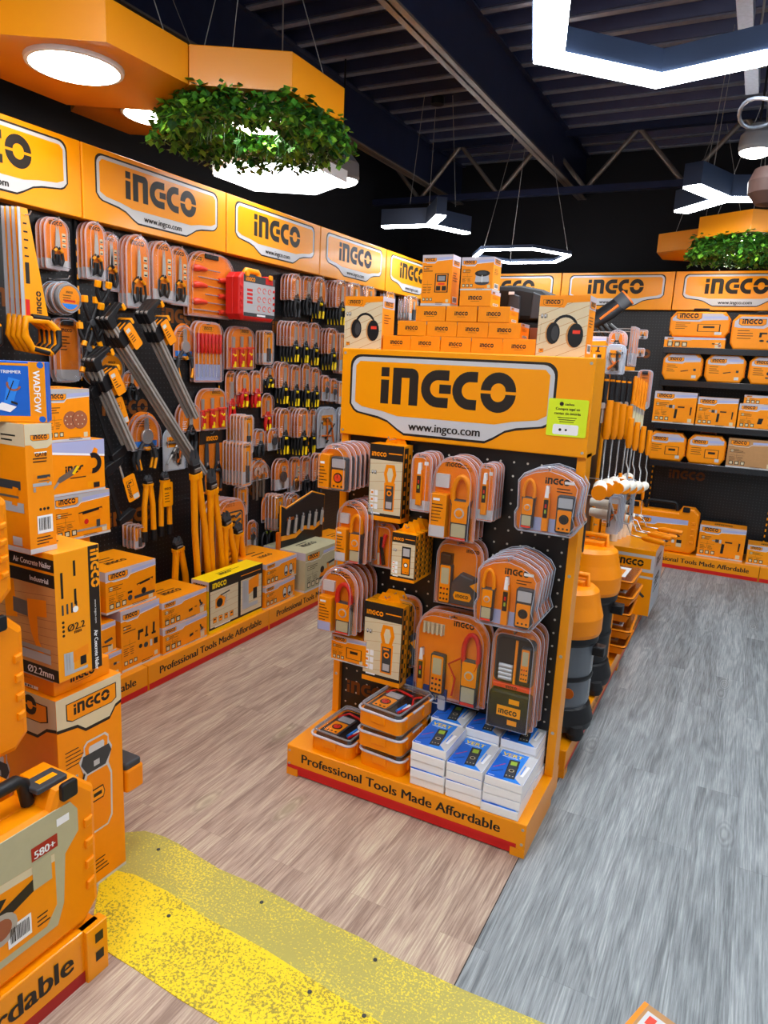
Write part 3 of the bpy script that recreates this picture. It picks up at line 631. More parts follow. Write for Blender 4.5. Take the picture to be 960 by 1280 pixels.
hexpanel(-.53, 6.46, 2.56, 'small-looking orange hexagonal panel left of the back right planter', (.12, -.12), lr=.12)
# flat glowing hexagon
P6 = [at(x, y, 2, 2.56) for x, y in ((275, 210), (305, 202), (400, 214), (425, 229), (382, 242), (310, 236))]
c6 = sum(P6, Vector())/6
t = thing('hexagon_panel_lamp', 'solid white glowing hexagon panel lamp just behind the hanging plants', 'ceiling lamp', c6)
q = [(.36*math.cos(math.radians(30+60*k)), .36*math.sin(math.radians(30+60*k))) for k in range(6)]
m = MB(); m.prism(FR((0, 0, 0), (1, 0, 0), (0, 1, 0)), [(x*1.02, y*1.02) for x, y in q], .06, 'white'); m.build('housing', t)
m = MB(); m.prism(FR((0, 0, 0), (1, 0, 0), (0, -1, 0)), q, .008, 'panel_white'); m.build('diffuser', t)
m = MB(); m.tube([(0, 0, .06), (0, 0, 3.56-2.56)], .004, 'steel', 6); m.build('suspension', t)
def bulb(p, r, label, conduit=False):
    t = thing('pendant_spot_lamp', label, 'ceiling lamp', p)
    m = MB(); m.lathe([(r*.92, 0), (r, .02), (r*.96, r*.9), (r*.45, r*1.5), (0, r*1.6)], 'grey', n=24); m.build('shade', t)
    m = MB(); m.lathe([(0, -r*.32), (r*.5, -r*.26), (r*.85, -r*.1), (r*.92, 0)], 'spot_white', n=24); m.build('bulb', t)
    m = MB(); m.tube([(0, 0, r*1.55), (0, 0, 3.56-p[2])], .006, 'black', 6); m.build('stem', t)
bulb(at(427, 226, 2, 2.80), .12, 'round white spot lamp beside the glowing hexagon panel')
bulb(at(945, 190, 2, 2.72), .085, 'round white spot lamp at the right edge below the cable loop')
# galvanised channel and the loose cable at the right edge
p = at(932, 36, 2, 3.05)
m = MB(); m.box(-.03, .03, -.9, .0, 0, .06, 'galv', .004); m.tube([(0, -.05, .06), (0, -.05, .5)], .006, 'steel', 6); m.tube([(0, -.7, .06), (0, -.7, .5)], .006, 'steel', 6)
m.build('steel_channel', None, 'short galvanised steel channel hanging at the top right corner', 'bracket', loc=p)
p = at(940, 118, 2, 3.0)
m = MB(); m.box(-.03, .03, -.38, .0, 0, .05, 'galv', .004); m.tube([(0, -.05, .05), (0, -.05, .55)], .006, 'steel', 6)
m.build('steel_channel', None, 'galvanised steel channel seen below the bright ring lamp', 'bracket', loc=p)
p = at(962, 140, 2, 2.7)
m = MB(); m.tube([(.115*math.cos(a*PI/12), .15*math.sin(a*PI/12), .02*math.sin(a*PI/6)) for a in range(24)], .008, 'galv', 8, closed=True)
m.tube([(.115, 0, 0), (.14, .02, .3), (.15, .02, .86)], .006, 'galv', 6)
m.build('cable_loop', None, 'silver flexible conduit loop hanging at the right edge', 'cable', loc=p)
p = at(962, 236, 2, 2.42)
t = thing('dome_camera', 'brown round dome hanging at the right edge beside the three-armed lamp', 'security camera', p)
m = MB(); m.lathe([(0, -.075), (.05, -.065), (.085, -.02), (.09, .03), (.07, .08), (0, .09)], 'domebrown', n=20); m.build('dome', t)
m = MB(); m.tube([(0, 0, .08), (0, 0, 3.56-p.z)], .008, 'black', 6); m.build('stem', t)

# ================================================================== CARTONS
def faces(w, d, h):
    return {'front': FR((-w/2, 0, 0), (1, 0, 0), (0, 0, 1)), 'right': FR((w/2, 0, 0), (0, 1, 0), (0, 0, 1)),
            'left': FR((-w/2, d, 0), (0, -1, 0), (0, 0, 1)), 'top': FR((-w/2, 0, h), (1, 0, 0), (0, 1, 0))}
def a_std(mb, F, w, h, kind, band='band', txt=True, halo=None, tw=None):
    """usual carton print: pale band on top, wordmark plate, picture at the right, small print"""
    b = min(h*.24, w*.22, .06)
    mb.poly(F, [(0, h-b), (w*.1, h-b*.95), (w*.16, h-b*1.1), (w*.42, h-b*1.1), (w*.48, h-b*.8), (w, h-b*.62), (w, h), (0, h)], band, .0005)
    mb.poly(F, [(w*.5, h-b*.72), (w, h-b*.56), (w, h-b*.3), (w*.5, h-b*.4)], 'lilac', .0007)
    mb.poly(F, [(0, h-b*1.04), (w*.1, h-b*1.0), (w*.16, h-b*1.15), (w*.42, h-b*1.15), (w*.48, h-b*.86), (w, h-b*.67), (w, h-b*.62), (w*.48, h-b*.8), (w*.42, h-b*1.1), (w*.16, h-b*1.1), (w*.1, h-b*.95), (0, h-b)], 'white', .0006)
    ph = b*.66; pw = min(ph*3.6, w*.42); plate(mb, F, w*.05, h-b*.95, pw/3.6)
    iw = min(w*.56, (h-b)*1.15); ih = min((h-b*1.3)*.78, iw*1.0)
    draw(mb, F, kind, w*.95-iw, (h-b*1.1)*.5-ih*.5+h*.03, iw, ih, halo=halo)
    if txt:
        lines(mb, F, w*.05, h-b*1.6, w*.32, 3, h*.045, h*.014)
        lines(mb, F, w*.05, h*.36, w*.14, 4, h*.035, h*.010); lines(mb, F, w*.22, h*.36, w*.12, 4, h*.035, h*.010)
        mb.rect(F, w*.84, h*.07, w*.93, h*.07+w*.09, 'pale', .0008); mb.poly(F, circ(w*.1, h-b*1.75, w*.03, 10), 'pale', .0008)
        for k in range(3):
            x = w*(.06+.12*k); mb.rect(F, x, h*.1, x+w*.085, h*.1+w*.085, 'ink', .0008); mb.rect(F, x+.15*w*.085, h*.1+.15*w*.085, x+w*.07, h*.1+w*.07, 'pale', .0012)
        mb.rect(F, w*.05, h*.42, w*.36, h*.425, 'ink', .0008); mb.rect(F, w*.2, h*.3, w*.204, h*.5, 'ink', .0008)
        lines(mb, F, w*.5, h*.06, w*.34, 2, h*.03, h*.01)
def a_side(mb, F, w, h, kind=None, band='band'):
    b = min(h*.22, .05)
    if band: mb.rect(F, 0, h-b, w, h, band, .0005)
    ph = min(w*.8/3.6, b*.7); plate(mb, F, w*.1, h-b*.9, ph)
    lines(mb, F, w*.14, h-b*1.6, w*.6, 4, h*.05, h*.013)
    if kind: draw(mb, F, kind, w*.15, h*.28, w*.7, min(h*.35, w*.7))
    barcode(mb, F, w*.2, h*.07, w*.55, min(h*.16, w*.3))
def a_top(mb, F, w, d, m='ink'):
    lines(mb, F, w*.3, d*.6, w*.4, 2, d*.12, d*.035, m); logo(mb, F, w*.3, d*.3, min(w*.4/3.94, d*.2), m)
def carton(name, label, cat, w, d, h, loc, rz, art='std', kind='drill', side=None, top=True, group=None, base='orange', bottom=True, handle=None, **kw):
    mb = MB(); mb.box(-w/2, w/2, 0, d, 0, h, base, .0012); f = faces(w, d, h)
    A = {'std': a_std, 'wood': a_wood, 'by': a_by, 'plain': a_plain}[art]
    A(mb, f['front'], w, h, kind, **kw)
    if side != 'none':
        for k in ('right', 'left'):
            if side: draw_side(mb, f[k], d, h, side)
            else: a_side(mb, f[k], d, h, None)
    if top: a_top(mb, f['top'], w, d)
    if bottom and art == 'std':
        for k, L in (('front', w), ('right', d), ('left', d)): mb.rect(f[k], 0, 0, L, min(.012, h*.05), 'badge', .0006)
    return mb.build(name, None, label, cat, group, loc=loc, rz=rz)
def draw_side(mb, F, w, h, kind): a_side(mb, F, w, h, kind if kind in D2 else None)
def a_wood(mb, F, w, h, kind, band=None):
    mb.rect(F, 0, 0, w, h, 'pale', .0004)
    for i in range(9):
        y = h*(-.3+.16*i); a, b = y, y+h*.34
        P = [(0, max(0, min(h, a))), (w, max(0, min(h, b)))]
        if a < h*.8 and b > 0: 
            x0 = 0 if a >= 0 else w*(-a)/(b-a); x1 = w if b <= h else w*(h-a)/(b-a)
            mb.poly(F, seg(x0, max(a, 0), x1, min(b, h), .0016), 'kraft', .0006)
    mb.poly(F, [(0, h*.82), (w*.5, h*.80), (w*.56, h*.88), (w, h*.9), (w, h), (0, h)], 'orange', .0008)
    plate(mb, F, w*.07, h*.835, w*.40/3.6, .001)
    draw(mb, F, kind, w*.2, h*.1, w*.74, h*.70, .0012)
    draw(mb, F, 'heads', w*.04, h*.62, w*.16, h*.08, .0012); draw(mb, F, 'case', w*.05, h*.05, w*.12, h*.08, .0012)
    mb.rect(F, w*.06, h*.25, w*.063, h*.55, 'ink', .001)
def a_by(mb, F, w, h, kind, band=None):
    """black and yellow print on a wood photo"""
    mb.rect(F, 0, 0, w, h, 'ink', .0004); mb.rect(F, w*.02, h*.1, w*.98, h*.80, 'pale', .0006)
    for i in range(6): mb.poly(F, seg(w*.02, h*(.14+.12*i), w*.98, h*(.20+.12*i) if i < 5 else h*.79, .0014), 'kraft', .0008)
    logo(mb, F, w*.06, h*.845, min(w*.44/3.94, h*.1), 'yellow' if w > h else 'orange', .0009)
    mb.rect(F, w*.56, h*.885, w*.96, h*.90, 'orange', .0008)
    mb.rect(F, 0, 0, w, h*.06, 'yellow' if w > h else 'orange', .0007)
    if w > h:
        draw(mb, F, 'hoist', w*.08, h*.42, w*.3, h*.3, .001); mb.rect(F, w*.52, h*.1, w*.57, h*.98, 'ink', .0009); draw(mb, F, 'tracker', w*.6, h*.2, w*.34, h*.65, .0011)
        for k in range(4): draw(mb, F, 'case', w*(.06+.1*k), h*.16, w*.08, h*.14, .001)
    else:
        draw(mb, F, kind, w*.32, h*.13, w*.62, h*.62, .001)
        for k in range(3): mb.rect(F, w*.07, h*(.15+.09*k), w*.17, h*(.22+.09*k), 'white', .001); mb.rect(F, w*.19, h*(.15+.09*k), w*.29, h*(.22+.09*k), 'white', .001); mb.rect(F, w*.09, h*(.17+.09*k), w*.15, h*(.20+.09*k), 'plast', .0013)
        draw(mb, F, 'heads', w*.07, h*.6, w*.18, h*.07, .001)
    lines(mb, F, w*.1, h*.085, w*.3, 1, .01, h*.02, 'white')
def a_plain(mb, F, w, h, kind, band=None):
    logo(mb, F, w*.28, h*.4, w*.44/3.94, 'ink', .0008); mb.rect(F, w*.36, h*.3, w*.64, h*.318, 'ink', .0008)

def case(name, label, w, h, d, loc, rz, ridges=True, panel='std', kind='drill', group=None, body='plast', handle='black', cat='tool case', art=True):
    """blow-moulded tool case standing on its edge"""
    t = thing(name, label, cat, loc, rz, group)
    c = .10*min(w, h); hh = h*.93
    P = [(-w/2+c, 0), (w/2-c, 0), (w/2, c), (w/2, hh-c*1.1), (w/2-c*1.1, hh), (w*.27, hh), (w*.23, hh-.1*h), (-w*.23, hh-.1*h), (-w*.27, hh), (-w/2+c*1.1, hh), (-w/2, hh-c*1.1), (-w/2, c)]
    m = MB(); F = off(FRONT, 0, 0, -d/2); G = off(FRONT, 0, 0, -d)
    m.prism(F, P, d/2, body, d*.14); m.prism(G, P, d/2-.002, body, .004)
    if ridges:
        for s in (-1, 1):
            for k in range(4):
                z = h*(.22+.13*k); x = s*(w/2-.045*w); m.prism(FRONT, [(x-.04*w, z), (x+.005*w, z+.01*h), (x+.005*w, z+.06*h), (x-.04*w, z+.05*h)], .008, body, .004)
    m.build('shell', t)
    if art:
        p = MB(); pw, ph = w*.74, h*.60; f = off(FRONT, -pw/2, h*.09, .0015)
        q = [(.03*pw, 0), (.97*pw, 0), (pw, .05*ph), (pw, .86*ph), (.9*pw, ph), (.1*pw, ph), (0, .86*ph), (0, .05*ph)]
        p.prism(off(f, 0, 0, -.003), q, .003, 'orange'); a_std(p, f, pw, ph, kind, band='lilac'); p.build('printed_label', t)
    for s in (-1, 1):
        p = MB(); p.prism(off(FRONT, s*w*.33, hh-.075*h, -.004*0), rrect(-.045*w, 0, .045*w, .10*h, .008), .012, handle, .003); p.build('latch', t)
    p = MB(); z = hh-.055*h
    p.tube([(-w*.21, d/2, z-.03*h), (-w*.19, d/2, h-.012), (-w*.16, d/2, h), (w*.16, d/2, h), (w*.19, d/2, h-.012), (w*.21, d/2, z-.03*h)], min(.016, d*.2), handle, 10)
    p.build('handle', t)
    return t

# ================================================================== HANGING PACKS
def archpts(w, h, r=.45, x0=None):
    """card outline, rounded shoulders"""
    R = w*r; P = [(-w/2+.006, 0), (w/2-.006, 0), (w/2, .006), (w/2, h-R*1.1)]
    P += [(w/2-R+R*math.cos(t*PI/12), h-R*1.1+R*1.1*math.sin(t*PI/12)) for t in range(1, 7)]
    P += [(-w/2+R-R*math.cos(t*PI/12), h-R*1.1+R*1.1*math.sin(t*PI/12)) for t in range(6, 0, -1)]
    return P+[(-w/2, h-R*1.1), (-w/2, .006)]
def ysh(P, dz): return [(a, b+dz) for a, b in P]
def plier(m, x, z0, L, a='black', b='sign', head='steel', spread=.16, y=-.012, r=.009):
    zj = z0+L*.58
    for s in (-1, 1):
        m.tube([(x+s*L*.01, y, zj+.01), (x+s*L*spread*.75, y, z0+L*.42), (x+s*L*spread, y, z0+L*.2), (x+s*L*spread*.75, y, z0)], [r*.8, r, r*1.1, r*.8], a, 7)
        m.tube([(x+s*(L*spread-.3*r), y-.004, z0+L*.22), (x+s*(L*spread*.74-.2*r), y-.004, z0+.004)], [r*.75, r*.8], b, 6)
        m.tube([(x+s*L*.02, y-.001, z0+L*.43), (x+s*L*.045, y-.001, z0+L*.40)], r*1.2, b, 6)
        m.prism(FR((x, y+.004, z0), (s, 0, 0), (0, 0, 1)) if s > 0 else FR((x, y-.004, z0), (-1, 0, 0), (0, 0, 1)), [(.001, L*.5), (L*.06, L*.58), (L*.055, L*.72), (.012, L), (.001, L)], .007, head)
    m.prism(FR((x, y-.003, zj), (1, 0, 0), (0, 0, 1)), circ(0, 0, L*.035, 10), .004, 'chrome')
def snips(m, x, z0, L, a='black', b='sign', y=-.012):
    for s in (-1, 1):
        m.tube([(x+s*.004, y, z0+L*.48), (x+s*L*.13, y, z0+L*.36), (x+s*L*.16, y, z0+L*.16), (x+s*L*.10, y, z0+L*.02), (x+s*L*.04, y, z0+L*.06), (x+s*L*.04, y, z0+L*.3)], .0065, a, 6)
        m.tube([(x+s*L*.05, y-.004, z0+L*.42), (x+s*L*.12, y-.004, z0+L*.36)], .008, b, 6)
        m.prism(FR((x+s*.003, y, z0), (1, 0, 0), (0, 0, 1)), [(-.009, L*.45), (.009, L*.45), (.008, L*.7), (.002*s, L), (-.008, L*.6)], .004, 'steel')
def driver(m, x, z0, L, y=-.012, a='red', b='sign', horiz=False):
    V = (lambda p, q: (x+q, y, z0+p)) if not horiz else (lambda p, q: (x+p, y, z0+q))
    m.tube([V(0, 0), V(L*.06, 0), V(L*.3, 0), V(L*.42, 0), V(L*.46, 0)], [.007, .011, .0085, .0105, .006], a, 8)
    m.tube([V(L*.0, 0), V(L*.05, 0)], .0075, b, 8); m.tube([V(L*.46, 0), V(L, 0)], .003, 'chrome', 6)
def wrench(m, x, z0, L, y=-.012, head=1):
    m.prism(FR((x, y, z0), (1, 0, 0), (0, 0, 1)), [(-.009, 0), (.009, 0), (.011, L*.7), (-.011, L*.7)], .006, 'dsteel', .001)
    m.prism(FR((x, y, z0), (1, 0, 0), (0, 0, 1)), arc(0, L*.84, L*.15, L*.06, -50, 230), .010, 'chrome')
def meter3(m, x, z0, w, h, y=0, face='plast', scr='silver', body='dgrey', dial='redo'):
    F = FR((x-w/2, y, z0), (1, 0, 0), (0, 0, 1))
    m.prism(F, rrect(0, 0, w, h, w*.14), .020, body, .004)
    G = off(F, 0, 0, .020); m.prism(G, rrect(w*.1, h*.06, w*.9, h*.62, w*.06), .0022, face)
    m.prism(G, rrect(w*.1, h*.68, w*.9, h*.94, w*.05), .0018, scr)
    m.prism(off(G, 0, 0, .0022), circ(w*.5, h*.38, w*.28, 20), .001, 'ink'); m.prism(off(G, 0, 0, .003), circ(w*.5, h*.38, w*.2, 18), .004, dial, .001)
    for k in range(3): m.prism(off(G, 0, 0, .0022), circ(w*(.26+.24*k), h*.13, w*.06, 10), .001, 'ink')
    m.rect(off(G, 0, 0, .0072), w*.48, h*.38, w*.52, h*.38+w*.18, 'ink')
def clamp3(m, x, z0, w, h, y=0, jaw='plast', lean=0):
    F = FR((x-w/2, y, z0), (1, 0, 0), (0, 0, 1))
    m.prism(F, [(w*.08, 0), (w*.92, 0), (w*.95, h*.5), (w, h*.62), (0, h*.62), (w*.05, h*.5)], .022, 'dgrey', .004)
    m.tube([(x+w*.40*math.cos(t), y-.014, z0+h*.70+h*.27*math.sin(t)) for t in [(-50+280*k/14)*PI/180 for k in range(15)]], [w*.13]*14+[w*.08], jaw, 8)
    G = off(F, 0, 0, .022); m.prism(G, rrect(w*.16, h*.05, w*.84, h*.25, .003), .002, 'sand'); m.prism(G, rrect(w*.12, h*.27, w*.88, h*.6, .004), .0015, 'plast')
    m.prism(off(G, 0, 0, .0015), circ(w*.5, h*.42, w*.24, 18), .001, 'silver'); m.prism(off(G, 0, 0, .0025), circ(w*.5, h*.42, w*.17, 16), .004, jaw if jaw != 'red' else 'plast', .001)
    m.rect(off(G, 0, 0, .0018), w*.14, .001, w*.86, h*.045, 'redo')
def tester(m, x, z0, h, y=0):
    F = FR((x, y, z0), (1, 0, 0), (0, 0, 1)); w = h*.14
    m.prism(F, [(-w/2, 0), (w/2, 0), (w/2, h*.72), (w*.25, h*.84), (w*.16, h), (-w*.16, h), (-w*.25, h*.84), (-w/2, h*.72)], .016, 'plast', .003)
    G = off(F, 0, 0, .016); m.prism(G, rrect(-w*.34, h*.3, w*.34, h*.7, .002), .002, 'ink'); m.rect(off(G, 0, 0, .002), -w*.14, h*.52, w*.14, h*.6, 'red'); m.rect(off(G, 0, 0, .002), -w*.14, h*.4, w*.14, h*.48, 'green')
    m.prism(F, [(-w*.3, h*.74), (w*.3, h*.74), (w*.2, h), (-w*.2, h)], .018, 'white')
def laser(m, x, z0, w, h, y=0):
    F = FR((x-w/2, y, z0), (1, 0, 0), (0, 0, 1)); m.prism(F, rrect(0, 0, w, h, w*.15), .02, 'dgrey', .004); G = off(F, 0, 0, .02)
    m.prism(G, rrect(w*.1, h*.04, w*.9, h*.96, w*.1), .001, 'plast'); m.prism(off(G, 0, 0, .001), rrect(w*.2, h*.5, w*.8, h*.9, .003), .001, 'sand')
    for a in range(3):
        for b in range(3): m.prism(off(G, 0, 0, .001), circ(w*(.25+.25*a), h*(.12+.13*b), w*.08, 8), .0015, 'ink' if (a, b) != (1, 2) else 'red')

def pack(name, label, cat, kind, w, h, group=None):
    """one hanging pack, origin at the bottom centre of its card back"""
    t = thing(name, label, cat, (0, 0, 0), 0, group)
    K = MB(); T = MB(); B = MB()
    def cardp(P, m='cardo', print_=True, z=0):
        K.prism(FRONT, ysh(P, z), .0012, m); K.prism(off(FRONT, 0, 0, .0012), ysh(inset(P, .0025), z), .0003, m)
    def shell(P, d=.026, z=0, e='edge'):
        P = ysh(P, z); B.tube([off(FRONT, 0, 0, .002) @ Vector((a, b, 0)) for a, b in inset(P, .002)], .0022, 'edge', 5, closed=True); Q = inset(P, .007); B.tube([off(FRONT, 0, 0, .003) @ Vector((a, b, 0)) for a, b in Q], .0010, 'edge', 4, closed=True)
        N = len(Q); R1 = [(off(FRONT, 0, 0, .003) @ Vector((a, b, 0))) for a, b in Q]; R2 = [(off(FRONT, 0, 0, d) @ Vector((a, b, 0))) for a, b in inset(Q, .006)]
        B.add(R1+R2, [(i, (i+1) % N, N+(i+1) % N, N+i) for i in range(N)], 'film', False); B.add(R2, [list(range(N))], 'clear'); B.tube(R2, .0009, 'edge', 4, closed=True)
    F = off(FRONT, 0, 0, .0016)
    hole = lambda z: (K.rect(F, -.012, z, .012, z+.004, 'ink', .0004), K.rect(F, -.003, z+.004, .003, z+.008, 'ink', .0004))
    if kind in ('plier', 'plierk', 'plierg'):
        P = archpts(w, h*.62); cardp(P, z=h*.38); shell(P, z=h*.38); hole(h*.95)
        logo(K, F, -w*.3, h*.88, w*.15, 'ink', .0004); lines(K, F, -w*.32, h*.6, w*.25, 4, .012, .003, 'white', .0004)
        plier(T, 0, 0, h*.86, 'black' if kind != 'plierg' else 'dgrey', {'plier': 'yellow', 'plierk': 'dgrey', 'plierg': 'black'}[kind], r=min(.011, w*.11), spread=.30*w/h*.9)
    elif kind in ('red', 'redk'):
        P = archpts(w, h*.66); cardp(P, z=h*.34); shell(P, z=h*.34); hole(h*.95); logo(K, F, -w*.3, h*.88, w*.15, 'ink', .0004)
        plier(T, 0, 0, h*.8, 'red', 'yellow', r=min(.012, w*.13), spread=.30*w/h*.9); T.box(-w*.36, w*.36, -.02, -.006, h*.40, h*.425, 'redo', .002)
    elif kind == 'red3':
        P = archpts(w, h, .3); cardp(P); shell(P); hole(h*.94); plate(K, F, -w*.02, h*.83, w*.1, .0003)
        for k in (-1, 0, 1):
            x = k*w*.3; z = h*.03+(k+1)*h*.02; T.box(x-w*.13, x+w*.13, -.022, -.006, h*.42+z, h*.47+z, 'redo', .002)
            plier(T, x, z, h*.72, 'red', 'yellow', r=w*.05, spread=.06)
    elif kind == 'drv':
        P = archpts(w, h, .3); cardp(P); shell(P); K.box(-w*.14, w*.14, -.012, -.002, h*.9, h*.97, 'black', .002)
        plate(K, F, -w*.42, h*.83, w*.07, .0003)
        for k in range(6):
            z = h*(.1+.125*k); L = w*(.86-.14*(k % 3)); s = -1 if k % 2 else 1
            T.tube([(s*w*.42, -.013, z), (s*w*.36, -.013, z), (s*w*.24, -.013, z+.003), (s*w*.14, -.013, z)], [.010, .019, .014, .011], 'redo', 8); T.tube([(s*w*.14, -.013, z), (s*(w*.42-L), -.013, z)], .0035, 'chrome', 6)
            T.tube([(s*w*.42, -.013, z), (s*w*.39, -.013, z)], .0085, 'sign', 8)
    elif kind == 'drvv':
        P = archpts(w, h, .25); cardp(P); shell(P); hole(h*.95); plate(K, F, -w*.2, h*.84, w*.11, .0003); K.rect(F, -w*.45, h*.03, w*.45, h*.3, 'lilac', .0003)
        for k in range(7): driver(T, w*(-.39+.13*k), h*.05, h*.72)
        T.T = Matrix.Translation((0, 0, h*.8)) @ Matrix.Rotation(PI, 4, 'Y')
        T2 = T.v; T.v = [(a, b, h*.86-c) for a, b, c in T2]; T.T = Matrix()
    elif kind in ('snips', 'sciss'):
        P = archpts(w, h, .42 if kind == 'snips' else .5); cardp(P); shell(P); hole(h*.94); logo(K, F, -w*.28, h*.85, w*.14, 'ink', .0003)
        for k in range(3): K.rect(F, w*.24, h*(.45+.1*k), w*.4, h*(.52+.1*k), 'pale', .0003); K.rect(F, w*.26, h*(.46+.1*k), w*.38, h*(.48+.1*k), 'ink', .0005)
        K.rect(F, -w*.46, h*.02, w*.46, h*.2, 'badge', .0002); snips(T, -w*.03, h*.06, h*.78)
    elif kind == 'bigsc':
        P = archpts(w*.8, h*.45, .5); cardp(P, z=h*.55); shell(P, z=h*.5)
        for s in (-1, 1):
            T.prism(off(FRONT, s*.004, 0, .006), [(-.008, h*.4), (.008, h*.4), (s*.003, h*.92)], .003, 'steel')
            T.tube([(s*(.01+.0), -.01, h*.42), (s*w*.12, -.01, h*.34)], .006, 'dgrey', 6); T.tube([(s*w*.22+w*.17*math.cos(a*PI/7), -.01, h*.17+h*.16*math.sin(a*PI/7)) for a in range(14)], .007, 'dgrey', 6, closed=True); T.tube([(s*w*.13, -.012, h*.34), (s*w*.13, -.012, h*.31)], .009, 'green', 6)
    elif kind == 'round':
        P = [(a, b+w/2) for a, b in circ(0, 0, w/2, 28)]; cardp(inset(P, w*.05)[:], 'orange'); shell(P, .034); G = off(FRONT, 0, 0, .03)
        K.prism(G, [(a, b) for a, b in circ(0, w*.5, w*.36, 26)], .001, 'orange'); K.poly(off(G, 0, 0, .001), [(w*.33*math.cos(t*PI/12), w*.5+w*.33*math.sin(t*PI/12)) for t in range(14, 23)], 'sky', .0004)
        logo(K, off(G, 0, 0, .001), -w*.12, w*.64, w*.06, 'ink', .0004); lines(K, off(G, 0, 0, .001), -w*.24, w*.56, w*.42, 3, .010, .003, 'ink', .0004); K.rect(off(G, 0, 0, .001), -w*.2, w*.38, w*.2, w*.45, 'redo', .0004)
        T.lathe([(w*.1, 0), (w*.42, 0), (w*.44, .02), (w*.42, .028), (w*.1, .028)], 'grey', F=off(FRONT, 0, w*.5, .001))
    elif kind == 'file':
        P = rrect(-w/2, 0, w/2, h, w*.3); cardp(inset(P, .004)); shell(P, .03); K.rect(F, -w*.42, h*.02, w*.42, h*.2, 'badge', .0003); logo(K, F, -w*.18, h*.78, w*.1, 'ink', .0004)
        lines(K, F, -w*.3, h*.7, w*.5, 5, .014, .004); T.box(-w*.2, w*.2, -.02, -.004, h*.88, h*.97, 'black', .003)
    elif kind in ('slim', 'slimk'):
        P = rrect(-w/2, 0, w/2, h, w*.2); cardp(P, 'orange'); shell(P, .018); K.rect(F, -w*.4, h*.06, w*.4, h*.34, 'badge', .0003); logo(K, F, -w*.32, h*.88, w*.15, 'ink', .0003)
        T.tube([(0, -.01, h*.1), (0, -.01, h*.48)], w*.13, 'black' if kind == 'slimk' else 'dgrey', 8); T.tube([(0, -.01, h*.48), (0, -.01, h*.8)], w*.06, 'steel', 6)
    elif kind == 'wrn':
        P = archpts(w, h*.5, .5); cardp(P, z=h*.5); shell(P, .03, z=h*.46); logo(K, F, -w*.2, h*.9, w*.1, 'ink', .0003)
        wrench(T, -w*.17, 0, h*.82); wrench(T, w*.17, h*.03, h*.82)
    elif kind == 'wrs':
        P = archpts(w, h, .4); cardp(P); shell(P, .026); logo(K, F, -w*.25, h*.86, w*.13, 'ink', .0003); K.rect(F, -w*.45, h*.02, w*.45, h*.35, 'badge', .0003)
        wrench(T, 0, h*.06, h*.72); T.prism(off(FRONT, 0, h*.42, .012), circ(0, 0, w*.22, 12), .01, 'dgrey', .002)
    elif kind == 'vise':
        P = archpts(w, h*.62, .5); cardp(P, z=h*.38); shell(P, .03, z=h*.34); lines(K, F, -w*.3, h*.84, w*.5, 3, .012, .003); K.rect(F, -w*.4, h*.4, w*.4, h*.5, 'sky', .0003)
        plier(T, 0, 0, h*.9, 'dgrey', 'sign', 'chrome', .24, r=.011); T.prism(off(FRONT, 0, h*.58, .01), circ(0, 0, w*.2, 14), .012, 'chrome', .002)
    elif kind == 'mesh':
        P = archpts(w, h, .3); K.prism(FRONT, inset(P, .004), .001, 'badge'); shell(P, .03)
        for k in range(9): T.tube([(random.uniform(-.4, .4)*w, -.012, random.uniform(.1, .85)*h), (random.uniform(-.4, .4)*w, -.014, random.uniform(.1, .85)*h)], .007, random.choice(('dsteel', 'steel', 'black', 'deep')), 6)
        K.rect(F, -w*.3, h*.55, w*.3, h*.8, 'orange', .0003); logo(K, F, -w*.25, h*.63, w*.12, 'ink', .0005)
    elif kind == 'kitset':
        P = archpts(w, h, .35); cardp(P); shell(P, .03); hole(h*.95); logo(K, F, -w*.15, h*.89, w*.075, 'deep', .0003)
        T.prism(FRONT, rrect(-w*.4, h*.42, w*.4, h*.82, .02), .006, 'black', .001); T.prism(off(FRONT, 0, 0, .006), rrect(-w*.35, h*.44, w*.35, h*.8, .015), .002, 'orange')
        for z, k in ((.74, 0), (.66, 1), (.58, 0), (.5, 1)): T.box(-w*.3, w*.1, -.016, -.008, h*z, h*z+.014, 'black', .002); T.tube([(w*.12, -.014, h*z), (w*.28, -.014, h*(z+.04))], .007, 'dgrey', 6)
        for z in (.08, .16, .24, .32): T.tube([(-w*.36, -.012, h*z), (w*.3, -.012, h*(z+.03))], .008, random.choice(('deep', 'dgrey')), 6); T.tube([(-w*.2, -.016, h*z), (w*.1, -.016, h*(z+.01))], .012, 'plast', 6)
    elif kind == 'plset':
        K.box(-w/2, w/2, -.002, 0, 0, h, 'cardo'); K.rect(F, -w/2, h*.8, w/2, h, 'ink', .0006); logo(K, F, -w*.2, h*.85, w*.13, 'orange', .001)
        plier(T, -w*.24, h*.05, h*.76, 'black', 'dgrey', 'dgrey', .12); plier(T, w*.24, h*.05, h*.76, 'black', 'dgrey', 'dgrey', .12)
        B.prism(FRONT, rrect(-w/2+.004, h*.02, w/2-.004, h*.8, .01), .004, 'film')
    elif kind == 'meter':
        P = archpts(w, h, .4); cardp(P); shell(P, .038); hole(h*.94); T.prism(FRONT, rrect(-w*.46, h*.04, -w*.1, h*.78, .004), .034, 'orange', .002)
        G = off(FRONT, 0, 0, .034); T.rect(G, -w*.38, h*.58, -w*.24, h*.63, 'white'); lines(T, G, -w*.43, h*.5, w*.28, 6, .012, .003); meter3(T, w*.18, h*.03, w*.52, h*.72, -.006)
    elif kind in ('clampo', 'clampr'):
        P = archpts(w, h, .46); cardp(P); shell(P, .042); hole(h*.95); logo(K, F, -w*.25, h*.87, w*.09, 'ink', .0003); lines(K, F, w*.1, h*.9, w*.2, 2, .01, .003)
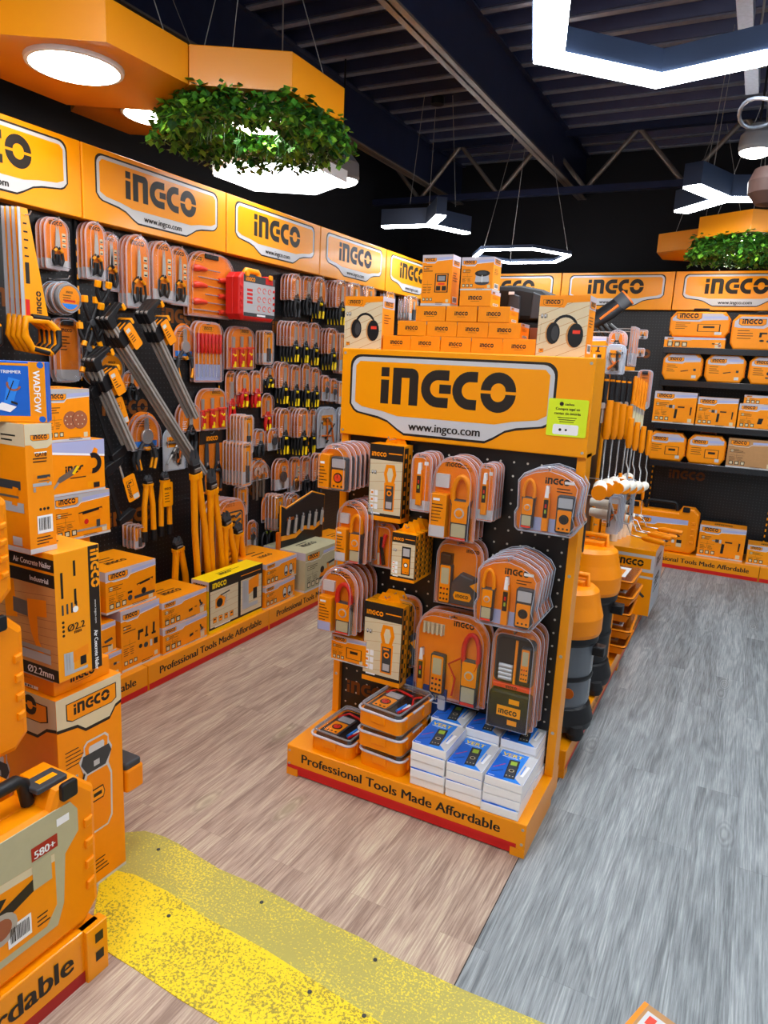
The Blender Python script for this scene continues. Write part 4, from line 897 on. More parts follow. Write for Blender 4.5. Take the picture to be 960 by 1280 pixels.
        T.prism(FRONT, rrect(-w*.47, h*.02, -w*.1, h*.55, .004), .036, 'orange', .002); G = off(FRONT, 0, 0, .036); T.rect(G, -w*.46, h*.03, -w*.11, h*.17, 'lilac' if kind == 'clampr' else 'badge'); T.rect(G, -w*.4, h*.47, -w*.25, h*.5, 'white', .0008); lines(T, G, -w*.42, h*.42, w*.28, 6, .012, .003)
        K.prism(F, rrect(-w*.42, h*.62, -w*.12, h*.78, .004), .012, 'badge'); clamp3(T, w*.18, h*.02, w*.46, h*.78, -.004, 'red' if kind == 'clampr' else 'plast')
    elif kind == 'tester':
        P = archpts(w, h, .35); cardp(P); shell(P, .03); hole(h*.93); tester(T, -w*.05, h*.12, h*.72); K.rect(F, -w*.46, h*.03, w*.46, h*.2, 'badge', .0003); K.rect(F, w*.1, h*.8, w*.3, h*.86, 'white', .0003)
    elif kind == 'kit3':
        P = [(-w*.42, 0), (w*.36, 0), (w*.5, h*.2), (w*.44, h*.34), (w*.48, h*.75), (w*.40, h*.86), (w*.22, h*.95), (0, h), (-w*.22, h*.95), (-w*.40, h*.86), (-w*.48, h*.75), (-w*.46, h*.36), (-w*.5, h*.28), (-w*.48, h*.06)]
        cardp(inset(P, .008)); shell(P, .04); K.rect(F, -w*.4, h*.04, w*.36, h*.24, 'lilac', .0003); logo(K, F, -w*.08, h*.74, w*.09, 'ink', .0004); lines(K, F, w*.1, h*.68, w*.26, 2, .010, .003)
        K.rect(F, w*.2, h*.76, w*.34, h*.80, 'white', .0007)
        clamp3(T, -w*.28, h*.08, w*.2, h*.72, -.004); tester(T, -w*.02, h*.06, h*.66, -.004); meter3(T, w*.26, h*.07, w*.25, h*.54, -.004, dial='ink')
    elif kind == 'kit4':
        P = archpts(w, h, .3); cardp(P); shell(P, .042); hole(h*.94); logo(K, F, 0, h*.85, w*.07, 'ink', .0004); K.rect(F, -w*.42, h*.72, -w*.12, h*.84, 'pale', .0004)
        for k in range(5): T.tube([(-w*.39+k*w*.06, -.01, h*.72), (-w*.39+k*w*.06, -.01, h*.84)], .006, 'pale', 6)
        laser(T, -w*.16, h*.06, w*.2, h*.46, -.004); tester(T, -w*.4, h*.04, h*.5, -.004); clamp3(T, w*.28, h*.02, w*.26, h*.82, -.004, 'red')
        T.tube([(.02, -.03, h*.1), (.03, -.03, h*.3), (.0, -.03, h*.45), (.05, -.03, h*.55)], .004, 'red', 6); T.tube([(w*.06, -.025, h*.08), (w*.06, -.025, h*.32)], .007, 'plast', 6)
    elif kind == 'pouch':
        P = archpts(w, h, .3); cardp(P); shell(P, .05); hole(h*.96); T.prism(FRONT, archpts(w*.8, h*.42, .3), .008, 'sign') if 0 else None
        T.prism(off(FRONT, 0, h*.44), rrect(-w*.42, 0, w*.42, h*.47, .02), .008, 'dgrey', .002); T.prism(off(FRONT, 0, h*.45, .008), rrect(-w*.38, 0, w*.38, h*.44, .018), .001, 'ink')
        for k in range(4): T.tube([(-w*.3, -.018, h*(.5+.04*k)), (-w*.02, -.018, h*(.5+.04*k))], .008, 'silver', 8)
        T.box(w*.0, w*.05, -.016, -.008, h*.45, h*.88, 'plast'); laser(T, w*.24, h*.5, w*.2, h*.34, -.008); T.box(-w*.4, w*.4, -.022, -.008, h*.40, h*.445, 'redo', .002); logo(T, off(FRONT, 0, 0, .022), -w*.12, h*.41, w*.06, 'ink')
        T.prism(off(FRONT, 0, 0), rrect(-w*.44, h*.01, w*.44, h*.39, .02), .04, 'black', .008); G = off(FRONT, 0, 0, .04); T.rect(G, -w*.24, h*.15, w*.26, h*.25, 'sign', .0006); logo(T, G, -w*.2, h*.17, w*.1, 'ink', .001); T.rect(G, 0, h*.28, w*.22, h*.33, 'sign'); T.rect(G, 0, h*.07, w*.2, h*.12, 'sign')
    elif kind == 'lastape':
        P = archpts(w, h, .3); cardp(P); shell(P, .042); hole(h*.94); logo(K, F, w*.12, h*.82, w*.07, 'ink', .0004); laser(T, -w*.26, h*.03, w*.28, h*.6, -.004); T.box(-w*.38, -w*.14, -.03, -.004, h*.62, h*.78, 'black', .004)
        T.prism(off(FRONT, w*.18, h*.28), [(-.3*w, -.22*h), (.3*w, -.22*h), (.3*w, .05*h), (.2*w, .2*h), (-.1*w, .25*h), (-.28*w, .1*h)], .035, 'dgrey', .006)
        G = off(FRONT, 0, 0, .035); T.prism(G, [(w*.0, h*.14), (w*.32, h*.14), (w*.36, h*.2), (w*.32, h*.26), (0, h*.26), (-w*.04, h*.2)], .001, 'sign'); logo(T, G, w*.02, h*.175, w*.07, 'ink', .0016); T.poly(G, [(w*.3, h*.38), (w*.46, h*.3), (w*.46, h*.45)], 'sign')
    elif kind == 'tape':
        P = archpts(w, h, .3); cardp(P); shell(P, .03); hole(h*.94); T.tube([(-.01, -.014, h*.1), (.0, -.014, h*.5), (.012, -.014, h*.76)], .009, 'red', 6); T.tube([(.01, -.018, h*.1), (-.004, -.018, h*.5), (-.002, -.018, h*.7)], .008, 'black', 6); T.tube([(-.01, -.022, h*.1), (-.012, -.022, h*.35)], .005, 'pale', 6)
    K.build('card', t)
    if T.v: T.build(TOOLN.get(kind, 'tool'), t)
    if B.v: B.build('clear_blister', t)
    return t
TOOLN = {'plier': 'pliers', 'plierk': 'pliers', 'plierg': 'pliers', 'red': 'insulated_pliers', 'red3': 'insulated_pliers', 'drv': 'screwdrivers', 'drvv': 'screwdrivers', 'snips': 'snips', 'sciss': 'scissors',
 'bigsc': 'scissors', 'round': 'cutting_disc', 'file': 'hanger_clip', 'wrn': 'wrench', 'wrs': 'wrench', 'vise': 'locking_pliers', 'kitset': 'tool_set', 'plset': 'pliers', 'meter': 'multimeter', 'clampo': 'clamp_meter', 'clampr': 'clamp_meter', 'tester': 'voltage_tester', 'kit3': 'meters', 'kit4': 'meters', 'pouch': 'tool_pouch', 'lastape': 'laser_measure', 'tape': 'test_lead', 'mesh': 'hardware', 'slim': 'blade', 'slimk': 'handle'}

# ================================================================== LEFT WALL: THINGS ON THE PEG HOOKS
def hook(p, L, rz, where):
    m = MB(); m.tube([(0, -.002, 0), (0, -L+.01, 0), (0, -L, .012)], .0028, 'chrome', 6); m.tube([(-.015, -.003, 0), (.015, -.003, 0)], .004, 'chrome', 6)
    m.build('peg_hook', None, 'thin steel peg hook carrying packs on '+where, 'hook', 'peg hooks of '+where, loc=p, rz=rz)
PN = {'plier': 'pliers_pack', 'plierk': 'pliers_pack', 'plierg': 'pliers_pack', 'red': 'insulated_pliers_pack', 'redk': 'cable_cutter_pack', 'red3': 'insulated_pliers_pack', 'drv': 'screwdriver_pack', 'drvv': 'screwdriver_pack', 'snips': 'snips_pack', 'sciss': 'scissors_pack', 'bigsc': 'scissors', 'round': 'cutting_disc_pack', 'wrn': 'wrench_pack', 'wrs': 'wrench_pack', 'vise': 'locking_pliers_pack', 'kitset': 'tool_set_pack', 'plset': 'pliers_card', 'mesh': 'hardware_bag', 'slimk': 'knife_pack'}
DBG = 0
def hang(kind, desc, loc, x0, x1, y0, y1, n=1, sp=.026, wall='L', name='tool_pack', cat='tool pack', gap=.012, rot=0, hk=True):
    if name == 'tool_pack': name = PN.get(kind, name)
    xm, ym = (x0+x1)/2, (y0+y1)/2
    if wall == 'L': ax, base, sg, rz = 0, XL, 1, PI/2
    elif wall == 'R': ax, base, sg, rz = 0, -.93, 1, PI/2
    else: ax, base, sg, rz = 1, GP, -1, 0
    val = base+sg*(gap+(n-1)*sp)
    a, b = at(x0, ym, ax, val), at(x1, ym, ax, val)
    w = abs(b.y-a.y) if ax == 0 else abs(b.x-a.x); zt, zb = at(xm, y0, ax, val).z, at(xm, y1, ax, val).z; h = zt-zb
    c = (a+b)/2
    if DBG: print('HANG', wall, desc, round(w, 3), round(h, 3), [round(q, 2) for q in (c.x, c.y, zb)], n)
    t = None
    for k in range(n):
        p = Vector((val-sg*k*sp, c.y, zb)) if ax == 0 else Vector((c.x, val-sg*k*sp, zb))
        p.z += random.uniform(-.003, .003)*(k > 0)
        lab = (ORD[k]+' ' if n > 1 else '')+desc+' '+loc
        g = desc+' '+loc if n > 1 else None
        jit = random.uniform(-.03, .03)
        if k == 0: t = pack(name, lab, cat, kind, w, h, g); t.location = p; t.rotation_euler = (0, rot, rz) if wall == 'G' else (0, 0, rz)
        else: copytree(t, p, lab, rz+jit)
    if hk:
        hp = Vector((base, c.y, zt-.012)) if ax == 0 else Vector((c.x, base, zt-.012))
        hook(hp, gap+(n)*sp, rz, {'L': 'the left wall', 'R': 'the side of the long run', 'G': 'the end display'}[wall])
LW = [
 ('snips', 'tin snips on orange card', 'at top left, right of the handsaws', 55, 85, 272, 337, 3),
 ('round', 'round clamshell of cutting discs', 'below the top left snips', 63, 98, 345, 394, 3),
 ('sciss', 'multi-cutter scissors pack', 'left of the small orange cutter pack', 106, 131, 277, 350, 3),
 ('snips', 'small orange cutter pack', 'between two scissors stacks near top left', 127, 148, 290, 364, 1),
 ('sciss', 'tall scissors pack', 'under the second header sign, largest there', 157, 187, 293, 386, 3),
 ('sciss', 'tall scissors pack', 'second stack left of the screwdriver sets', 190, 216, 301, 377, 3),
 ('sciss', 'tall scissors pack', 'directly left of the screwdriver sets', 212, 235, 308, 382, 2),
 ('drv', 'red screwdriver set with horizontal handles', 'left of the red case', 234, 291, 316, 397, 2),
 ('file', 'rounded long clear pack with orange card', 'below the round discs at left', 66, 100, 397, 478, 2),
 ('round', 'large round disc clamshell with blue foot', 'beside the bar clamps', 115, 152, 430, 484, 3),
 ('vise', 'locking pliers pack with open handles', 'left of the seven red screwdrivers', 216, 242, 404, 473, 1),
 ('drvv', 'pack of seven red upright screwdrivers', 'below the horizontal driver set', 242, 277, 402, 478, 2),
 ('red3', 'pack of three red insulated pliers', 'below the red case', 283, 317, 408, 462, 2),
 ('red3', 'pack of three red insulated pliers', 'above the black two-plier card', 243, 283, 485, 538, 1),
 ('redk', 'yellow and red insulated cable cutter', 'below the wide insulated pliers, alone', 281, 295, 463, 532, 1),
 ('red', 'red insulated pliers pack', 'right of the insulated cable cutter', 295, 312, 463, 509, 2),
 ('red', 'red insulated pliers pack', 'left of the small yellow pliers', 314, 326, 463, 509, 2),
 ('plierk', 'black handled wire tool', 'behind the big disc clamshells', 152, 174, 463, 501, 1),
 ('vise', 'locking pliers pack with open handles', 'above the small bolt cutters', 163, 199, 515, 587, 2),
 ('plierk', 'slim crimping pliers pack', 'over the lower end of the bar clamps', 223, 250, 503, 563, 2),
 ('plset', 'card with two long-nose pliers under black header', 'above the tall bolt cutters', 249, 277, 539, 616, 1),
 ('slim', 'narrow chisel pack', 'in the stack under the red pliers', 303, 316, 519, 568, 6),
 ('slim', 'narrow blade pack', 'in the stack right of the two-plier card', 302, 314, 553, 608, 7),
 ('red', 'loose yellow and red pliers', 'hanging low beside the file packs', 326, 340, 491, 538, 1),
 ('slim', 'narrow clear file pack', 'below the right corner of the red case', 328, 341, 413, 456, 3),
 ('plier', 'small black and yellow pliers', 'below the clear file packs', 328, 343, 457, 485, 2),
 ('plierk', 'black handled pliers pack', 'top row, first right of the red case', 363, 376, 342, 397, 4),
 ('plierk', 'black handled pliers pack', 'top row, second from the red case', 378, 390, 345, 394, 2),
 ('plier', 'yellow and black pliers pack', 'top row, third from the red case', 391, 407, 346, 399, 3),
 ('plier', 'yellow and black pliers pack', 'top row, fourth from the red case', 419, 433, 350, 407, 5),
 ('slim', 'narrow tool pack', 'top row, partly behind the left ear-muff box', 437, 450, 354, 392, 4),
 ('slim', 'narrow tool pack', 'high between the ear-muff box and header', 456, 468, 358, 388, 4),
 ('slim', 'narrow tool pack', 'above the right edge of the ear-muff box', 482, 492, 364, 398, 3),
 ('slim', 'narrow tool pack', 'left of the detector box on the display', 511, 521, 370, 403, 5),
 ('plier', 'yellow tipped pliers pack', 'second row, directly right of the file packs', 362, 374, 401, 453, 5),
 ('plier', 'yellow tipped pliers pack', 'second row, second stack', 375, 386, 402, 454, 2),
 ('plier', 'yellow tipped pliers pack', 'second row, third stack', 387, 399, 403, 457, 2),
 ('plier', 'yellow tipped pliers pack', 'second row, beside the ear-muff box', 409, 421, 410, 463, 4),
 ('slimk', 'narrow grey handled pack', 'second row, touching the display edge', 424, 434, 416, 467, 3),
 ('plier', 'thick pliers pack', 'third row, first stack', 348, 361, 452, 505, 3),
 ('plier', 'thick pliers pack', 'third row, second stack', 363, 375, 456, 508, 3),
 ('plier', 'thick pliers pack', 'third row, third stack', 377, 387, 454, 509, 2),
 ('plier', 'thick pliers pack', 'third row, fourth stack', 388, 399, 459, 509, 2),
 ('wrs', 'small wrench pack', 'third row, right of the thick pliers', 402, 411, 469, 501, 2),
 ('wrs', 'small wrench pack', 'third row, second small stack', 412, 421, 473, 502, 2),
 ('slim', 'short tool pack', 'third row, against the display edge', 423, 433, 477, 505, 2),
 ('plierg', 'dark grey pliers pack', 'fourth row, left of the orange wrench card', 318, 331, 536, 570, 2),
 ('wrs', 'orange wrench card', 'fourth row, left of the long-nose pliers', 334, 348, 535, 563, 2),
 ('plier', 'long-nose pliers pack', 'fourth row, first stack', 348, 362, 510, 568, 3),
 ('plier', 'long-nose pliers pack', 'fourth row, long stack in the middle', 371, 385, 510, 569, 5),
 ('plier', 'long-nose pliers pack', 'fourth row, last before the bagged hardware', 386, 394, 511, 567, 1),
 ('mesh', 'clear bag of mixed hardware', 'fourth row, wide one', 396, 420, 509, 559, 2),
 ('mesh', 'clear bag of mixed hardware', 'fourth row, behind the display edge', 422, 436, 509, 558, 2),
 ('wrn', 'twin adjustable wrench pack', 'right of the narrow blade packs', 311, 335, 573, 624, 2),
 ('wrs', 'single clamp wrench pack', 'right of the twin wrenches', 343, 361, 573, 612, 2),
 ('snips', 'small snips pack', 'fifth row, left of the black handled cutters', 363, 375, 571, 615, 2),
 ('plierk', 'black handled cutter pack', 'fifth row, first stack', 376, 388, 570, 619, 2),
 ('plierk', 'black handled cutter pack', 'fifth row, beside the gondola meters', 390, 403, 566, 621, 3),
 ('bigsc', 'large grey scissors', 'hanging low above the headlamp cartons', 324, 344, 616, 687, 1),
 ('slimk', 'black handled knife pack', 'low row right of the large scissors', 343, 354, 618, 663, 4),
 ('plierk', 'orange carded shears', 'low row beside the tool roll', 356, 373, 616, 667, 3),
 ('kitset', 'large tool set clamshell', 'behind the bolt cutters, low', 268, 306, 624, 712, 4),
 ('slimk', 'thin knife pack', 'just right of the tool set stack top', 296, 309, 608, 645, 2),
 ('wrs', 'small orange clip pack', 'below the thin knife packs', 308, 320, 650, 686, 1),
 ('slim', 'tiny nozzle pack', 'low, above the belt sander carton', 167, 180, 656, 686, 4),
 ('mesh', 'grey foil wrapped pack', 'behind the tip of the long bar clamp', 203, 231, 535, 588, 1),
]
for r in LW:
    sp = .026 if r[0] not in ('round', 'kitset') else .036
    if r[7] >= 6: sp = .024
    hang(r[0], r[1], r[2], *r[3:8], sp=sp)

# handsaws in card sleeves
def handsaw(x, y, z, label, first=None):
    if first: return copytree(first, (x, y, z), label, (PI/2*0, 0, PI/2))
    t = thing('handsaw', label, 'handsaw', (x, y, z), (0, 0, PI/2), 'handsaws at the left end of the wall')
    m = MB(); m.prism(FRONT, [(-.02, .16), (.085, .14), (.01, .56), (-.02, .56)], .004, 'sign'); F = off(FRONT, 0, 0, .004)
    m.prism(FRONT, [(-.035, .15), (-.02, .15), (-.02, .56), (-.032, .56)], .003, 'silver'); m.rect(F, -.012, .28, .006, .36, 'ink'); lines(m, F, -.012, .5, .02, 6, .03, .006)
    m.rect(F, -.018, .16, .0, .22, 'red', .0007); R = F @ Matrix.Translation((.052, .17, 0)) @ Matrix.Rotation(PI/2, 4, 'Z'); logo(m, R, .0, .0, .022)
    m.build('sleeved_blade', t)
    m = MB(); F = off(FRONT, 0, 0, -.006)
    o = [(-.04, .16), (.09, .15), (.14, .12), (.135, .03), (.10, .0), (-.02, .02), (-.045, .08)]
    ring = MB(); P3 = [(a, -.006, b) for a, b in ((-.025, .145), (.07, .145), (.118, .11), (.118, .05), (.085, .018), (.0, .03), (-.03, .08))]
    ring.tube(P3, .016, 'sign', 8, closed=True); ring.tube([(-.0, -.012, .155), (.08, -.012, .15)], .012, 'black', 6); ring.tube([(.118, -.014, .11), (.118, -.014, .05), (.085, -.014, .02)], .014, 'black', 6); ring.tube([(.0, -.012, .03), (.07, -.012, .018)], .012, 'black', 6)
    ring.build('grip', t)
    return t
s0 = handsaw(-2.60, 1.935, 1.555, 'front-most handsaw in yellow card sleeve at the top left')
for k in range(3): handsaw(-2.63-.028*k, 1.933-.002*k, 1.557+.002*k, ('second', 'third', 'rearmost')[k]+' yellow sleeved handsaw in the bundle left of the tin snips', s0)
handsaw(-2.64, 1.70, 1.555, 'yellow sleeved handsaw cut off by the left photo edge', s0)
hook((XL, 1.935, 2.09), .24, PI/2, 'the left wall'); hook((XL, 1.70, 2.09), .20, PI/2, 'the left wall')

# red case
a = at(310, 365, 0, -2.58)
t = case('hole_saw_case', 'red ribbed tool case with glossy printed lid below the third header', .33, .275, .10, (-2.62, 3.43, 1.80), PI/2, ridges=True, body='red', handle='sign', art=False)
m = MB(); F = off(FRONT, -.135, .02, .001); m.prism(off(F, 0, 0, -.002), rrect(0, 0, .29, .225, .006), .002, 'silver'); m.rect(F, .0, .185, .29, .225, 'dgrey', .0004); logo(m, F, .02, .192, .021, 'orange', .0008); m.rect(F, .20, .19, .27, .22, 'red', .0008)
for i in range(3):
    for j in range(3): m.prism(F, arc(.14+.05*j, .05+.05*i, .016, .012, 0, 300), .001, 'redo'); 
for i in range(4): m.rect(F, .03, .07+.022*i, .08, .084+.022*i, 'red', .0006)
for i in range(5): m.poly(F, seg(0, .02+.03*i, .29, .06+.03*i, .001), 'sand', .0005)
m.rect(F, 0, 0, .29, .02, 'dgrey', .0007); m.rect(F, .12, .005, .2, .015, 'white', .001)
m.build('printed_lid', t)

# bar clamps
def barclamp(label, p0, p1, L, n=1):
    """p0 head point, p1 tip point in the y-z plane; bar hangs slanting"""
    d = Vector((0, p1[0]-p0[0], p1[1]-p0[1])); ang = math.atan2(d.y, -d.z); L = d.length
    t = thing('bar_clamp', label, 'clamp', (p0[2], p0[0], p0[1]), (-0, 0, 0), 'long bar clamps on the left wall')
    t.rotation_euler = (ang, 0, 0)
    # local: bar down -z, jaws towards -y (up-left), x = out of the wall
    m = MB()
    m.box(-.006, .006, -.014, .014, -L, .04, 'steel', .001); m.box(-.0075, -.006, -.004, .004, -L, -.02, 'dsteel'); m.box(.006, .0075, -.003, .003, -L, -.02, 'dsteel'); m.build('bar', t)
    m = MB(); X = FR((-.016, 0, 0), (0, 1, 0), (0, 0, 1)); m.prism(X, [(-.018, -.02), (.018, -.02), (.025, .015), (.08, .03), (.10, .015), (.11, .03), (.095, .05), (.0, .04), (-.018, .03)], .024, 'black', .003)
    m.prism(off(X, .09, .005), rrect(0, 0, .02, .032, .006), .025, 'sign', .003); m.build('fixed_jaw', t)
    m = MB(); m.prism(X, [(-.018, -.12), (.02, -.12), (.035, -.08), (.10, -.068), (.11, -.055), (.095, -.042), (.0, -.05), (-.018, -.07)], .024, 'black', .003)
    m.prism(off(X, .09, -.068), rrect(0, 0, .018, .028, .006), .025, 'sign', .003); m.build('sliding_jaw', t)
    m = MB(); m.tube([(0, .06, -.06), (0, .06, -.09), (0, .06, -.17)], [.008, .014, .012], 'black', 10); m.tube([(0, .06, -.085), (0, .06, -.095)], .015, 'sign', 10); m.build('screw_handle', t)
    m = MB(); G = FR((.022, .02, -.16), (0, 1, 0), (0, 0, 1)); m.prism(G, rrect(0, 0, .055, .12, .01), .002, 'orange'); G = off(G, 0, 0, .002); lines(m, G, .008, .075, .03, 4, .012, .004); m.rect(G, .006, .088, .03, .105, 'badge'); m.build('hang_tag', t)
    return t
hd = [(140, 405, 257, 592), (188, 398, 246, 522), (122, 458, 168, 562)]
nm = ['long bar clamp with orange tag and steel bar reaching lowest', 'bar clamp with orange tag left of the locking pliers', 'lower left bar clamp slanting beside the round clamshells']
for (a0_, b0_, a1_, b1_), l in zip(hd, nm):
    for j in range(3):
        X_ = -2.60-.028*j; p0 = at(a0_, b0_, 0, -2.60); p1 = at(a1_, b1_, 0, -2.60)
        barclamp(('front ' if j == 0 else 'middle ' if j == 1 else 'rear ')+l, (p0.y, p0.z, X_), (p1.y, p1.z), 0)
def tagclamp(label, px, py, qx, qy):
    p0, p1 = at(px, py, 0, -2.66), at(qx, qy, 0, -2.66); d = p1-p0; L = d.length
    t = thing('screw_clamp', label, 'clamp', p0); t.rotation_euler = (math.atan2(d.y, -d.z), 0, 0)
    m = MB(); m.box(-.004, .004, -.01, .01, -L, .03, 'black', .001); m.build('bar', t)
    m = MB(); X = FR((-.014, 0, 0), (0, 1, 0), (0, 0, 1)); m.prism(X, [(-.015, -.02), (.02, -.02), (.1, .01), (.1, .04), (.0, .03), (-.015, .02)], .028, 'black', .003); m.build('jaw', t); m = MB(); m.prism(X, [(-.015, -L), (.06, -L), (.1, -L+.03), (.08, -L+.05), (.0, -L+.035), (-.015, -L+.03)], .028, 'black', .003); m.build('jaw', t)
    m = MB(); m.tube([(0, .08, .05), (0, .085, -.14)], .006, 'chrome', 8); m.tube([(0, .05, .06), (0, .11, .055)], .005, 'chrome', 6); m.tube([(0, .085, -.1), (0, .086, -.15)], .013, 'black', 8); m.build('screw', t)
    m = MB(); G = FR((.02, .06, -.19), (0, 1, 0), (0, 0, 1)); m.prism(G, rrect(0, 0, .075, .13, .01), .002, 'orange'); G = off(G, 0, 0, .002); draw(m, G, 'case', .01, .07, .05, .04); m.rect(G, .035, .005, .07, .03, 'badge'); R = G @ Matrix.Translation((.03, .02, 0)) @ Matrix.Rotation(PI/2, 4, 'Z'); logo(m, R, 0, 0, .018); m.build('hang_tag', t)
tagclamp('black screw clamp with orange tag right of the sanding disc carton', 116, 492, 143, 575)
tagclamp('black screw clamp with white edged orange tag above the belt sander', 133, 590, 152, 655)
# spring clamps
def spring(label, px, py, a, s=1):
    p = at(px, py, 0, -2.68); t = thing('spring_clamp', label, 'clamp', p, 0, 'black spring clamps'); t.rotation_euler = (a, 0, PI/2); t.scale = (s, s, s)
    for q in (-1, 1):
        m = MB(); m.tube([(q*.035, -.01, .10), (q*.03, -.01, .07), (q*.006, -.01, .02), (-q*.02, -.01, -.03), (-q*.045, -.01, -.09)], [.008, .012, .013, .011, .008], 'black', 8, flat=.8); m.tube([(-q*.038, -.012, -.075), (-q*.046, -.012, -.095)], .012, 'sign', 8); m.prism(off(FRONT, q*.03, .1, .002), rrect(-.012, -.01, .012, .02, .004), .018, 'sign', .003); m.build('arm', t)
    m = MB(); m.prism(FRONT, circ(0, 0.005, .016, 14), .024, 'dgrey', .003); m.build('spring', t)
for l, px, py, a in (('upper black spring clamp with yellow pads by the scissors', 124, 385, .2), ('middle black spring clamp left of the bar clamps', 112, 405, 0), ('lower black spring clamp open beside the big disc packs', 127, 412, .25), ('lowest black spring clamp behind the long clear pack', 108, 438, -.1)):
    spring(l, px, py, a)
# bolt cutters
def bolt(label, y, z0, L, x, lean, leanx=0, col='metalo', grp='tall orange bolt cutters standing on the plinth', sc=1, closed=.03):
    t = thing('bolt_cutter', label, 'bolt cutter', (x, y, z0), (0, 0, 0), grp); t.rotation_euler = (lean, leanx, PI/2)
    r = .0185*sc
    for q in (-1, 1):
        m = MB(); m.tube([(q*closed*1.5, 0, .0), (q*closed*1.3, 0, L*.55), (q*closed*.5, 0, L*.86)], [r, r, r*1.05], col, 10); m.tube([(q*closed*.5, 0, L*.84), (q*closed*.5, 0, L*.87)], r*1.4, col, 10); m.tube([(q*closed*1.5, 0, -.0), (q*closed*1.45, 0, L*.16)], r*1.12, 'black' if sc < 1 else col, 10); m.build('handle', t)
    m = MB(); m.box(-.028*sc, .028*sc, -.014*sc, .014*sc, L*.86, L*.92, 'black', .004); m.box(-.022*sc, .022*sc, -.02*sc, .02*sc, L*.88, L*.9, 'dsteel', .003)
    m.prism(off(FRONT, 0, 0, -.01*sc), [(-.026*sc, L*.91), (.026*sc, L*.91), (.03*sc, L*.95), (.012*sc, L), (.002, L*.95), (-.002, L*.95), (-.012*sc, L), (-.03*sc, L*.95)], .02*sc, 'dgrey', .003); m.build('cutter_head', t)
    return t
bolt('tallest orange bolt cutter, leftmost of the standing ones', 2.98, .129, 1.0, -2.62, .07, -.17)
bolt('second tall orange bolt cutter from the left', 3.10, .129, .88, -2.62, .07, -.17)
bolt('short orange bolt cutter between the tall ones and the tool sets', 3.23, .129, .62, -2.62, .07, -.22)
bolt('short orange bolt cutter leaning behind, partly hidden by the grinder cartons', 2.86, .129, .50, -2.68, .02, -.10)
bolt('rearmost thin orange bolt cutter beside the tool set clamshells', 3.33, .129, .50, -2.66, .05, -.1)
p = at(192, 676, 0, -2.68); q = at(190, 594, 0, -2.68); t = bolt('small yellow bolt cutter with black grips hanging above the belt sander', p.y-.01, p.z, q.z-p.z, -2.70, 0, 0, 'metalo', 'small hanging bolt cutters', .8, .022)
p = at(202, 676, 0, -2.70); t = bolt('small yellow bolt cutter with tag hanging right beside its twin', p.y+.05, p.z+.02, q.z-p.z-.02, -2.72, 0, 0, 'metalo', 'small hanging bolt cutters', .8, .022)
m = MB(); m.prism(off(FRONT, .0, .16, .02), rrect(-.035, 0, .035, .13, .01), .002, 'sign'); logo(m, off(FRONT, -.025, .25, .022), 0, 0, .012); lines(m, off(FRONT, -.025, .23, .022), 0, 0, .045, 4, .015, .004); m.build('hang_tag', t)
# tool roll
p = at(400, 652, 0, -2.52)
t = thing('tool_roll', 'black canvas tool roll with orange trim, hanging over the grey-green carton', 'tool bag', (-2.62, 3.93, .37), PI/2)
m = MB(); m.prism(FRONT, [(-.26, .02), (.24, .0), (.26, .30), (.1, .34), (-.2, .27), (-.26, .30)], .02, 'black', .004); m.build('canvas', t)
m = MB()
for a_, b_ in (((-.26, .30), (-.2, .275)), ((-.2, .275), (.1, .345)), ((.1, .345), (.26, .30)), ((-.26, .3), (-.26, .02)), ((.26, .3), (.24, 0))): m.tube([(a_[0], -.012, a_[1]), (b_[0], -.012, b_[1])], .006, 'metalo', 6)
m.prism(off(FRONT, 0, 0, .02), [(-.26, .07), (-.1, .06), (0, .1), (.12, .075), (.25, .11), (.25, .14), (.12, .105), (0, .125), (-.1, .09), (-.26, .10)], .004, 'metalo'); m.build('trim', t)
m = MB()
for k in range(6): x = -.2+.08*k; m.tube([(x, -.03, .10), (x+.01, -.034, .2)], .011, 'steel', 8); m.tube([(x+.01, -.034, .18), (x+.012, -.034, .22)], .006, 'chrome', 6)
m.build('spanners', t)
m = MB(); F = off(FRONT, -.2, .19, .021); logo(m, F, 0, 0, .02, 'deep'); m.prism(off(FRONT, -.26, -.03, 0), rrect(-.03, 0, .0, .16, .01), .02, 'deep', .003); m.build('badge', t)

# ================================================================== CARTONS ON THE LEFT PLINTH
def wl(y0, y1): return (y0+y1)/2, y1-y0
def wbox(y0, y1, z0, z1, x, d, label, kind='drill', art='std', base='orange', name='product_carton', grp=None, **k):
    c, w = wl(y0, y1)
    return carton(name, label, 'carton', w, d, z1-z0, (x, c, z0), PI/2, art, kind, base=base, group=grp, **k)
ZP = .128
def yz(px, py, x): p = at(px, py, 0, x); return p.y, p.z
XW = -2.43
wbox(1.55, 1.88, ZP, .29, XW, .3, 'orange carton on the plinth, lowest at the far left behind the tall stack', 'drill')
wbox(1.90, 2.19, ZP, .255, XW, .3, 'flat carton with barcode label just right of the tall left stack', 'drill', side='b')
wbox(1.88, 2.17, .256, .40, XW-.01, .28, 'ochre carton with sideways print on the barcode carton', 'poly')
wbox(2.20, 2.44, ZP, .43, XW-.01, .28, 'multi-tool kit carton below the belt sander carton', 'kit')
wbox(2.13, 2.43, .431, .63, XW-.02, .28, 'belt sander carton standing on the multi-tool kit carton', 'sander')
wbox(1.87, 2.10, .405, .55, XW-.03, .25, 'orange carton half hidden left of the belt sander carton', 'grinder')
wbox(2.45, 2.77, ZP, .262, XW, .25, 'lower of the two polisher cartons on the plinth', 'grinder2')
wbox(2.45, 2.77, .263, .398, XW-.003, .25, 'upper of the two polisher cartons on the plinth', 'grinder2')
